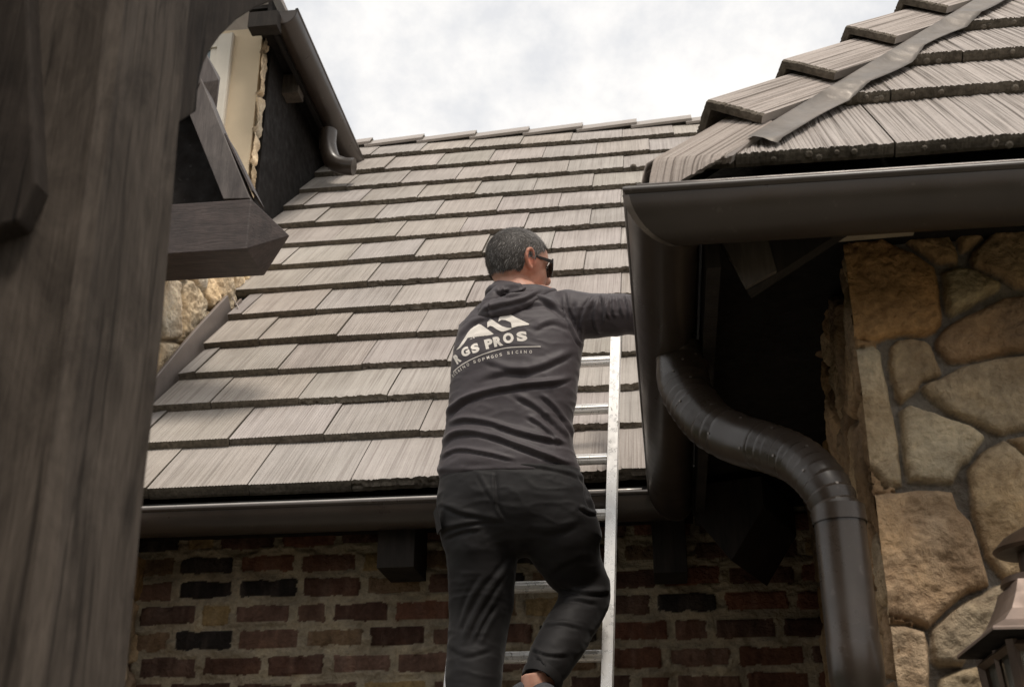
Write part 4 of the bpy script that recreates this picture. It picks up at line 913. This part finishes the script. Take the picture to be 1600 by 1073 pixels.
def hand(wr, d, nrm, side, curl=.5):
    """d: along the palm, nrm: out of the back of the hand, side: towards the thumb"""
    out = []; pc_ = wr + d * .055; out.append(ellip(wr + d * .05, (.040, .056, .017), (side, d, nrm), 16)); out.append(limb([wr - d * .03, wr + d * .01, wr + d * .04], [.029, .027, .024], 16))
    for k_, (o_, l_, r_) in enumerate(((.030, .072, .0090), (.010, .080, .0093), (-.010, .074, .0090), (-.029, .060, .0080))):
        out.append(finger(wr + d * (.092 - .006 * abs(k_ - 1)) + side * o_, d * (1 - curl * .2) - nrm * (.2 + curl * .5), -nrm - d * curl * .7, l_, r_))
    out.append(limb([wr + d * .02 + side * .025, wr + d * .045 + side * .05 - nrm * .006, wr + d * .07 + side * .06 - nrm * .016, wr + d * .09 + side * .058 - nrm * .024], [.014, .0115, .0105, .008], 12)); return out
dR = (U * .95 - K * .28 + V * .12); dR /= np.linalg.norm(dR); nR = np.cross(V, dR); nR = nR if nR[2] > 0 else -nR
dL = K * .35 + V * .9 - U * .05; dL /= np.linalg.norm(dL)
handR = hand(wrR + dR * .03, dR, nR / np.linalg.norm(nR), V, .3)
nL_ = -U; handL = hand(wrL, dL, nL_, np.cross(dL, nL_), .9)
foot_a = Pw(836, 1072, HB - .08)
fd = (V * .45 - U * .88 - K * .10); fd /= np.linalg.norm(fd); fs_ = np.cross(fd, K); fs_ /= np.linalg.norm(fs_); fu = np.cross(fs_, fd)
feetL = Pw(736, 1250, HB)
def footb(a, d, s_=1.):
    sd_v = np.cross(d, K); sd_v /= np.linalg.norm(sd_v); uu = np.cross(sd_v, d)
    return [limb([a + uu * .035, a + uu * .0, a - uu * .03], [.042 * s_, .042 * s_, .038 * s_], 20), ellip(a - d * .025 - uu * .035, (.036 * s_, .045 * s_, .036 * s_), (sd_v, d, uu), 14), limb([a - uu * .03, a + d * .07 - uu * .045, a + d * .15 - uu * .055, a + d * .20 - uu * .058], [.042 * s_, .044 * s_, .040 * s_, .026 * s_], 20, ell=.85)]
tb_ = ringloft([(l + 8, r_ - 8, y, b, h_ * .88) for (l, r_, y, b, h_) in [(690,905,752,HB,.13), (690,897,705,HB,.125), (701,899,635,HB+.01,.12), (706,909,565,HB+.02,.128), (722,908,505,HB+.035,.115), (740,900,484,HB+.04,.10), (765,880,468,HB+.04,.08)]] + [(785, 865, 455, HB + .03, .06)])
hb2 = ringloft([(l + 8, r_ - 8, y, b, h_ * .88) for (l, r_, y, b, h_) in [(689,906,735,HB,.12), (683,925,790,HB,.148), (695,930,832,HB+.015,.11)]])
co, fs = vox([tb_, hb2, cran, occ, face, jaw, brow, nose, neck] + cheeks + lips + ears + arms(.80) + legs(.80) + handR + handL + footb(foot_a, fd) + footb(feetL, V * .97 - K * .1), .0042, 4)
# eye sockets (behind the glasses) pressed in
for sx in (-1, 1):
    e_ = hp(sx * .033, .098, -.012); d_ = np.linalg.norm(co - e_, axis=1); co -= F_[None] * (.012 * np.exp(-(d_ / .018) ** 2))[:, None]
e_ = hp(0, .110, -.080); rel = co - e_; dz = rel @ Up; co -= F_[None] * (.004 * np.exp(-(dz / .0025) ** 2) * (np.abs(rel @ Rt) < .026) * (rel @ F_ > -.03))[:, None]
PORG = W(-.42, HB, 2.8)
mb = MB(); t_ = np.ones((len(co), 3)); e1 = hp(.1, -.01, -.01); w_ = np.exp(-(np.linalg.norm(co - e1, axis=1) / .035) ** 2)[:, None]; t_ = t_ * (1 - w_) + np.array([1.15, .72, .62]) * w_
mb.add(co, fs, 0, t_); person = mb.build('person', M['skin'], None, org=PORG, smooth=True, fix=False)
tag(person, 'man in sunglasses and a charcoal hooded top with black trousers climbing the ladder', 'person')
eb = MB()
for sx in (-1, 1): eb.v += ellip(hp(sx * .033, .082, -.012), (.0125, .0125, .0125), (Rt, F_, Up), 12).v; 
eb = ellip(hp(.033, .080, -.012), (.0125, .0125, .0125), (Rt, F_, Up), 12); eb.build('eye', M['sole'], person, smooth=True); eb = ellip(hp(-.033, .080, -.012), (.0125, .0125, .0125), (Rt, F_, Up), 12); eb.build('eye', M['sole'], person, smooth=True)

# ---- cloth
def folds(co, fs, lines, facing=True, nz=(14, .0025)):
    n = vnorm(co, fs); px = proj(co); vis = np.clip(((CAM - co) * n).sum(1) / np.linalg.norm(CAM - co, axis=1) * 4 + .6, 0, 1); dsp = np.zeros(len(co))
    for pts, w, a in lines:
        w = w * .85; a = a * 1.25
        pts = np.array(pts, float)
        # smooth the polyline
        q = [np.array([*p, 0.]) for p in pts]; q = np.array(cat(q, 6))[:, :2] if len(q) > 2 else pts
        d = np.full(len(co), 1e9); sgn = np.zeros(len(co)); tp = np.zeros(len(co)); L_ = len(q) - 1
        bb = (px[:, 0] > q[:, 0].min() - 30) & (px[:, 0] < q[:, 0].max() + 30) & (px[:, 1] > q[:, 1].min() - 30) & (px[:, 1] < q[:, 1].max() + 30); ii = np.where(bb)[0]
        if len(ii) == 0: continue
        dd_, ss, tt_ = d[ii], sgn[ii], tp[ii]
        for k_ in range(L_):
            e = q[k_ + 1] - q[k_]; l2 = e @ e + 1e-9; r_ = px[ii] - q[k_]; t = np.clip((r_ @ e) / l2, 0, 1); dv = r_ - t[:, None] * e; dist = np.hypot(dv[:, 0], dv[:, 1]); cr = np.sign(e[0] * r_[:, 1] - e[1] * r_[:, 0])
            u_ = dist < dd_; dd_ = np.where(u_, dist, dd_); ss = np.where(u_, cr, ss); tt_ = np.where(u_, (k_ + t) / L_, tt_)
        taper = np.clip(np.minimum(tt_, 1 - tt_) * 6, 0, 1); sd_v = dd_ * ss
        # ridge above the line, crease just below it
        dsp[ii] += a * taper * (np.exp(-((sd_v + w * .7) / w) ** 2) - .9 * np.exp(-((sd_v - w * .5) / (w * .6)) ** 2))
    dsp = dsp * (1 + .5 * fbm(co[:, 0] * 12, co[:, 1] * 12, co[:, 2] * 12, 2))
    rdg = fbm(co[:, 0] * 7 + co[:, 2] * 3, co[:, 1] * 5, co[:, 2] * 19, 3); dsp = dsp + .0022 * (1 - np.abs(rdg) * 3).clip(0, 1) ** 2
    co2 = co + n * (dsp * vis)[:, None] + n * (fbm(co[:, 0] * nz[0], co[:, 1] * nz[0], co[:, 2] * nz[0] * 1.6, 4) * nz[1])[:, None]
    return co2
def cz(pts): return [(640 + x / 2.6825, 340 + y / 2.6825) for x, y in pts]
HF = [
 (cz([(160, 838), (185, 805), (240, 765), (340, 732), (480, 708), (600, 697), (690, 672)]), 5.5, .011),
 (cz([(160, 868), (230, 850), (330, 862), (440, 898), (560, 930), (660, 950)]), 5, .008),
 (cz([(135, 965), (180, 915), (260, 905), (360, 925), (470, 965), (590, 1010), (690, 1040)]), 5, .009),
 (cz([(130, 1010), (200, 975), (320, 990), (450, 1020)]), 4, .006),
 (cz([(430, 745), (520, 790), (600, 860), (670, 930)]), 6, .007),
 (cz([(540, 740), (600, 790), (650, 860), (690, 930)]), 4.5, .006),
 (cz([(480, 830), (560, 880), (640, 960)]), 5, .005),
 (cz([(270, 690), (400, 650), (520, 640), (620, 600), (700, 560)]), 8, .006),
 (cz([(300, 600), (420, 640), (520, 660)]), 7, .004),
 (cz([(380, 395), (470, 370), (560, 360), (640, 385)]), 8, .006),
 (cz([(420, 340), (520, 335), (600, 375), (660, 430)]), 5, .006),
 (cz([(520, 470), (600, 440), (680, 470)]), 7, .005),
 (cz([(210, 500), (260, 450), (330, 425)]), 5, .004),
 (cz([(640, 330), (645, 400), (675, 470), (700, 520), (725, 545)]), 3, .006),
 (cz([(655, 310), (665, 370), (690, 430)]), 3, .005),
 (cz([(770, 325), (735, 380), (715, 440), (712, 500)]), 4.5, .009),
 (cz([(785, 335), (770, 400), (775, 460), (800, 490)]), 4, .009),
 (cz([(795, 320), (812, 380), (808, 450)]), 3.5, .009),
 (cz([(830, 330), (822, 390), (835, 430)]), 3, .008),
 (cz([(848, 325), (848, 390), (862, 425)]), 3, .007),
 (cz([(872, 330), (880, 380), (895, 425)]), 3, .008),
 (cz([(895, 325), (912, 370), (918, 430)]), 3, .008),
 (cz([(925, 320), (935, 370), (940, 430)]), 3, .007),
 (cz([(700, 350), (690, 420), (705, 480)]), 5, .005),
]
co, fs = vox([torso] + arms(1.0), .0052, 7); co = folds(co, fs, HF, nz=(9, .004))
# open hem: a soft band at the waist
nrm = vnorm(co, fs); py_ = proj(co)[:, 1]; hemw = np.exp(-((py_ - 733) / 5) ** 2) * .004; co = co + nrm * hemw[:, None]
mb = MB(); mb.add(co, fs); hoodie = mb.build('hooded_top', M['hoodie'], person, smooth=True, fix=False); hco, hfs = co, fs
# hood: collar ring round the neck and the folded sack behind it
collar = []
kk = [hp(x, y, -.088 + z) for x, y, z in ((0, .07, -.065), (-.06, .05, -.05), (-.080, 0, -.034), (-.068, -.06, -.022), (0, -.092, -.014), (.062, -.062, -.03), (.082, 0, -.048), (.06, .05, -.06), (0, .07, -.065))]
collar.append(limb(kk, [.013] * 9, 14)); kk2 = [p - K * .022 + (p - hp(0, 0, -.088)) * .14 for p in kk]; collar.append(limb(kk2, [.019] * 9, 14))
sack = [limb([Pw(750, 496, HB - .05), Pw(765, 486, HB - .07), Pw(792, 478, HB - .08), Pw(822, 468, HB - .065), Pw(850, 458, HB - .03), Pw(868, 453, HB + .005)], [.020, .035, .042, .034, .021, .010], 20, ell=.7), limb([Pw(758, 490, HB - .045), Pw(772, 468, HB - .035), Pw(788, 454, HB - .03), Pw(815, 449, HB - .045)], [.03, .034, .026, .016], 18)]
co, fs = vox(collar + sack, .005, 6)
co = folds(co, fs, [(cz([(335, 345), (330, 400), (345, 420)]), 3, .006), (cz([(355, 300), (400, 325), (470, 310), (540, 290)]), 4, .009), (cz([(380, 290), (385, 310), (420, 305)]), 3, .008), (cz([(300, 390), (380, 370), (480, 345), (560, 300)]), 5, .006)], nz=(12, .003))
mb = MB(); mb.add(co, fs); mb.build('hood', M['hoodie'], person, smooth=True, fix=False)
def cl(pts): return [(640 + x / 2.8775, 700 + y / 2.8775) for x, y in pts]
TF = [
 (cl([(130, 110), (260, 65), (400, 80), (560, 85), (700, 110), (770, 140)]), 4, .005),
 (cl([(375, 100), (382, 180), (392, 260), (430, 330)]), 3, -.007),
 (cl([(135, 250), (220, 290), (320, 310), (400, 320)]), 5, .007),
 (cl([(150, 370), (250, 345), (340, 330), (430, 330)]), 5, .006),
 (cl([(155, 410), (240, 375), (330, 365)]), 4.5, .006),
 (cl([(130, 300), (145, 400), (160, 480)]), 4, .006),
 (cl([(300, 110), (350, 200), (385, 250)]), 4, .004),
 (cl([(470, 470), (400, 560), (330, 650), (260, 780), (230, 860)]), 7, .008),
 (cl([(440, 560), (380, 660), (310, 780), (270, 880)]), 5, .007),
 (cl([(400, 700), (340, 800), (300, 890)]), 5, .006),
 (cl([(330, 560), (260, 680), (220, 800)]), 6, .005),
 (cl([(180, 900), (260, 930), (380, 900)]), 6, .005),
 (cl([(755, 115), (790, 160), (800, 230), (830, 290)]), 3.5, .008),
 (cl([(760, 265), (800, 290), (845, 300)]), 3.5, .008),
 (cl([(670, 620), (760, 650), (850, 655), (905, 640)]), 5, .009),
 (cl([(680, 690), (760, 680), (850, 700)]), 5, .007),
 (cl([(600, 800), (680, 790), (780, 810)]), 4, .006),
 (cl([(540, 900), (620, 930), (720, 930)]), 4, .006),
 (cl([(620, 570), (700, 520), (800, 480)]), 7, .005),
 (cl([(560, 920), (600, 980), (620, 1030)]), 4, .006),
 (cl([(520, 360), (640, 380), (760, 340)]), 8, .004),
]
glutes = [ellip(Pw(744, 800, HB - .030), (.125, .100, .14)), ellip(Pw(855, 800, HB - .030), (.13, .100, .14)), ellip(Pw(812, 848, HB + .0), (.05, .09, .045))]
co, fs = vox([hips] + glutes + legs(1.0), .0055, 26); TF = [(p_, w_ * 1.2, a_ * .68) for p_, w_, a_ in TF]; co = folds(co, fs, TF, nz=(8, .005))
mb = MB(); mb.add(co, fs); mb.build('trousers', M['trouser'], person, smooth=True, fix=False)
# cuff of the lifted leg, pocket flap
mb = MB(); cdir = Pw(846, 1060, HB - .07) - Pw(884, 990, HB + .03); cdir /= np.linalg.norm(cdir); cc = Pw(843, 1066, HB - .075)
mb.tube([cc - cdir * .03, cc - cdir * .012, cc], [.066, .064, .060], 26, cap=False); mb.tube([cc, cc - cdir * .02], [.056, .054], 26, cap=False); mb.build('cuff', M['trouser'], person, smooth=True)
mb = MB(); pk = [Pw(682, 790, HB - .10), Pw(677, 800, HB - .06), Pw(683, 835, HB - .04), Pw(688, 826, HB - .10)]; mb.prism(pk, U * .004); mb.build('pocket', M['trouser'], person)
# hair
nrm_ = None
hco2, hfs2 = vox([cran, occ], .004, 3); rel = hco2 - HC; lx_, ly_, lz_ = rel @ Rt, rel @ F_, rel @ Up
n_ = vnorm(hco2, hfs2); line = np.where(ly_ > .075, .062 + 0 * ly_, np.where(ly_ > .012, .004 + (ly_ - .012) * .8, np.where(ly_ > -.030, -.012 + 0 * ly_, -.060))) + .004 * vn(hco2[:, 0] * 90, hco2[:, 1] * 90, hco2[:, 2] * 90)
keep = lz_ > line
hm = MB(); tone0 = np.repeat([[.075, .062, .052]], len(hco2), 0); ff = [f for f in hfs2 if all(keep[q] for q in f)]
hm.add(hco2 + n_ * .0030, ff, 0, tone0)
r = np.random.RandomState(4); cen = np.array([hco2[list(f)].mean(0) for f in ff]); cn = np.array([n_[f[0]] for f in ff]); N_ = 22000; ids = r.randint(0, len(ff), N_)
c0 = cen[ids] + r.randn(N_, 3) * .0016 + cn[ids] * .002; nn_ = cn[ids]
comb = -Up * .9 - F_ * .35 + Rt * .0; top_w = np.clip(((c0 - HC) @ Up - .05) / .04, 0, 1)[:, None]; comb = (comb[None] * (1 - top_w) + (F_ * .8 + Rt * .5)[None] * top_w)
tdir = comb - nn_ * (comb * nn_).sum(1)[:, None]; tdir /= np.linalg.norm(tdir, axis=1)[:, None] + 1e-9; tdir = tdir + nn_ * r.uniform(.10, .32, N_)[:, None] + r.randn(N_, 3) * .09
sdv = np.cross(tdir, nn_); sdv /= np.linalg.norm(sdv, axis=1)[:, None] + 1e-9; ln2 = r.uniform(.009, .017, N_)[:, None]; wd2 = .0006
vs = np.stack([c0 - sdv * wd2, c0 + sdv * wd2, c0 + tdir * ln2], 1).reshape(-1, 3)
side_w = np.clip((((c0 - HC) @ F_) + .05) / .09, 0, 1); bald = np.exp(-(np.linalg.norm(c0 - hp(-.03, -.075, .055), axis=1) / .035) ** 2)
gray = r.rand(N_) < (.20 + .55 * side_w); base = np.where(gray[:, None], r.uniform(.14, .46, N_)[:, None] * np.array([[1, .93, .86]]), r.uniform(.025, .07, N_)[:, None] * np.array([[1, .85, .75]])); base = base * (1 - bald[:, None] * .5) + bald[:, None] * np.array([[.13, .08, .055]])
hm.add(vs, np.arange(N_ * 3).reshape(-1, 3), 0, np.repeat(base, 3, 0)); hm.build('hair', M['hair'], person, fix=False)
# sunglasses
sg = MB(); sgp = []
for sx in (-1, 1):
    sg.prism([hp(sx * .0875 , .088, .008), hp(sx * .0875, .088, -.006), hp(sx * .0935, .0, -.001), hp(sx * .0935, .0, .007)], Rt * sx * .0035)
    sg.prism([hp(sx * .0935, .0, -.001), hp(sx * .0935, .0, .007), hp(sx * .091, -.03, .0), hp(sx * .091, -.04, -.016), hp(sx * .091, -.028, -.01)], Rt * sx * .003)
fr_pts = lambda sx: [hp(sx * .010, .118, -.004), hp(sx * .012, .118, .012), hp(sx * .05, .112, .016), hp(sx * .088, .090, .012), hp(sx * .088, .090, -.004), hp(sx * .082, .094, -.030), hp(sx * .055, .108, -.040), hp(sx * .022, .116, -.032)]
for sx in (-1, 1):
    q = fr_pts(sx); sg.tube(q + [q[0]], .0034, 8)
sg.tube([hp(-.012, .118, .006), hp(0, .120, .008), hp(.012, .118, .006)], .003, 8)
sgo = sg.build('sunglasses', M['plastic'], person, bevel=.0006)
for sx in (-1, 1):
    lm = MB(); lm.prism(fr_pts(sx), -F_ * .002); lm.build('lens', M['lens'], sgo)
# shoe of the lifted foot (and its mate lower down)
for (a, d) in ((foot_a, fd), (feetL, V * .97 - K * .1)):
    d = d / np.linalg.norm(d); sd_v = np.cross(d, K); sd_v /= np.linalg.norm(sd_v); uu = np.cross(sd_v, d)
    parts = [ellip(a - d * .02 - uu * .030, (.046, .052, .040), (sd_v, d, uu), 16), limb([a + d * .01 - uu * .02, a + d * .05 - uu * .03, a + d * .1 - uu * .05], [.05, .05, .045], 18), limb([a - uu * .045, a + d * .08 - uu * .052, a + d * .16 - uu * .060, a + d * .22 - uu * .062], [.046, .050, .046, .030], 22, ell=.9)]
    co, fs = vox(parts, .005, 4); rel = (co - a) @ uu; mb = MB(); mb.add(co, fs); sh = mb.build('shoe', M['shoe'], person, smooth=True, fix=False)
    mb = MB(); sole = []
    for t in np.linspace(0, 2 * math.pi, 28, endpoint=False):
        x = math.cos(t); y = math.sin(t); sole.append(a + d * (.085 + .150 * x) + sd_v * (.046 + .008 * x) * np.sign(y) * abs(y) ** .7 - uu * .105)
    mb.prism(sole, uu * .028); mb.build('sole', M['sole'], sh, bevel=.004)
    mb = MB(); mb.prism([a + d * .05 + sd_v * -.052 - uu * .03, a + d * .12 + sd_v * -.053 - uu * .04, a + d * .15 + sd_v * -.051 - uu * .075, a + d * .02 + sd_v * -.05 - uu * .075], -sd_v * .004); mb.build('side_panel', M['sole'], sh)

# ---- printing on the back of the top
bvh = BVHTree.FromPolygons([tuple(p) for p in hco], hfs)
def stick(name, polys2d, label=None, off=.0014, mat='print', parent=None):
    """polys2d: list of (points, faces) in photograph pixels -> laid on the cloth surface"""
    mb = MB()
    for pts, faces in polys2d:
        out = []
        for (x, y) in pts:
            d = Vector(ray(x, y)).normalized(); h_, n_, _, _ = bvh.ray_cast(Vector(CAM), d, 12)
            if h_ is None: h_ = out[-1][0] if out else Vector(Pw(x, y, HB - .12)); n_ = -d
            out.append((h_, n_))
        mb.add([tuple(h_ - Vector(ray(x, y)).normalized() * off) for (h_, n_), (x, y) in zip(out, pts)], faces)
    o = mb.build(name, M[mat], parent if parent is not None else hoodie, fix=False, smooth=True)
    if label: o['label'] = label
    return o
def cc_(pts): return [(680 + x / 6.705, 460 + y / 6.705) for x, y in pts]
def polyfill(pts, cuts=4):
    bm = bmesh.new(); vs = [bm.verts.new((x, y, 0)) for x, y in pts]; f = bm.faces.new(vs); bmesh.ops.triangulate(bm, faces=[f]); 
    for _ in range(cuts):
        es = [e for e in bm.edges if e.calc_length() > 1.6]
        if not es: break
        bmesh.ops.subdivide_edges(bm, edges=es, cuts=1); bmesh.ops.triangulate(bm, faces=bm.faces[:])
    bm.verts.index_update(); r_ = ([(v.co.x, v.co.y) for v in bm.verts], [[v.index for v in f.verts] for f in bm.faces]); bm.free(); return r_
logo = [cc_([(218, 582), (248, 545), (300, 465), (340, 400), (372, 362), (405, 338), (455, 310), (480, 316), (545, 362), (612, 412), (598, 420), (540, 432), (490, 395), (440, 362), (402, 368), (378, 395), (340, 455), (300, 515), (262, 558), (232, 576)]),
        cc_([(545, 350), (545, 290), (575, 258), (595, 262), (650, 300), (700, 332), (750, 347), (802, 352), (790, 363), (750, 378), (712, 389), (690, 388), (640, 362), (600, 335), (575, 328)]),
        cc_([(662, 285), (668, 245), (695, 215), (735, 188), (755, 196), (870, 252), (985, 308), (980, 318), (920, 326), (860, 334), (802, 352), (845, 322), (790, 292), (735, 268), (695, 264)]),
        cc_([(360, 475), (372, 462), (392, 456), (388, 464), (372, 468)]), cc_([(392, 450), (400, 440), (415, 452), (408, 462)]),
        cc_([(396, 432), (402, 402), (412, 404), (408, 430), (424, 432), (434, 402), (446, 404), (434, 442), (404, 446)])]
stick('roof_emblem', [polyfill(p) for p in logo])
def glyph(ch, bold=.0):
    cu = bpy.data.curves.new('g', 'FONT'); cu.body = ch; cu.offset = bold; cu.resolution_u = 4; o = bpy.data.objects.new('g', cu); COL.objects.link(o)
    dg = bpy.context.evaluated_depsgraph_get(); dg.update(); me = bpy.data.meshes.new_from_object(o.evaluated_get(dg)); bm = bmesh.new(); bm.from_mesh(me); bmesh.ops.triangulate(bm, faces=bm.faces[:])
    for _ in range(3):
        es = [e for e in bm.edges if e.calc_length() > .12]
        if es: bmesh.ops.subdivide_edges(bm, edges=es, cuts=1); bmesh.ops.triangulate(bm, faces=bm.faces[:])
    bm.verts.index_update(); vs = np.array([(v.co.x, v.co.y) for v in bm.verts]); fs = [[v.index for v in f.verts] for f in bm.faces]; bm.free(); bpy.data.objects.remove(o); bpy.data.meshes.remove(me); bpy.data.curves.remove(cu)
    mn, mx_ = vs.min(0), vs.max(0); return (vs - mn) / np.maximum(mx_ - mn, 1e-6) - .5, fs
def place(ch, cx, cy, w, h_, rot, bold=.0, shear=0.):
    vs, fs = glyph(ch, bold); a = R(rot); x = vs[:, 0] * w + vs[:, 1] * h_ * shear; y = -vs[:, 1] * h_
    X_ = cx + x * math.cos(a) + y * math.sin(a); Y_ = cy - x * math.sin(a) + y * math.cos(a); return cc_(list(zip(X_, Y_))), fs
big = [('R', 230, 672, 62, 96, 40, .18), ('G', 316, 600, 90, 92, 30, .12), ('S', 418, 562, 86, 96, 24, .1), ('P', 562, 515, 84, 102, 14, .0), ('R', 657, 491, 96, 104, 12, .0), ('O', 766, 456, 112, 108, 9, 0.), ('S', 908, 438, 110, 104, 6, 0.)]
stick('lettering', [place(c_, x, y, w, h_, rt_, .06, sh_) for c_, x, y, w, h_, rt_, sh_ in big])
ln_pts = [(188, 812), (235, 768), (290, 728), (360, 688), (430, 655), (500, 626), (600, 593), (680, 572), (740, 560), (800, 553), (900, 548), (1000, 546), (1104, 545)]
rule = cc_([(x - 1, y - 4) for x, y in ln_pts] + [(x + 1, y + 4) for x, y in ln_pts[::-1]]); stick('rule_line', [polyfill(rule, 3)])
small = list(zip('ROSAINO', [(186, 852), (202, 834), (222, 817), (247, 798), (268, 781), (299, 758), (342, 734)])) + list(zip('SOPMGOS', [(412, 704), (461, 689), (507, 676), (553, 660), (597, 651), (641, 641), (686, 629)])) + list(zip('SICINO', [(767, 612), (808, 607), (856, 603), (899, 600), (944, 600), (1000, 600)]))
sp2 = []
for i_, (c_, (x, y)) in enumerate(small):
    rt_ = 42 if x < 260 else 34 if x < 360 else 18 if x < 720 else 2; w_ = (8 if c_ == 'I' else 27) * (.55 if x < 230 else .75 if x < 280 else 1.); sp2.append(place(c_, x, y, w_, 31, rt_, .01, .1 if x < 720 else 0))
stick('small_lettering', sp2)
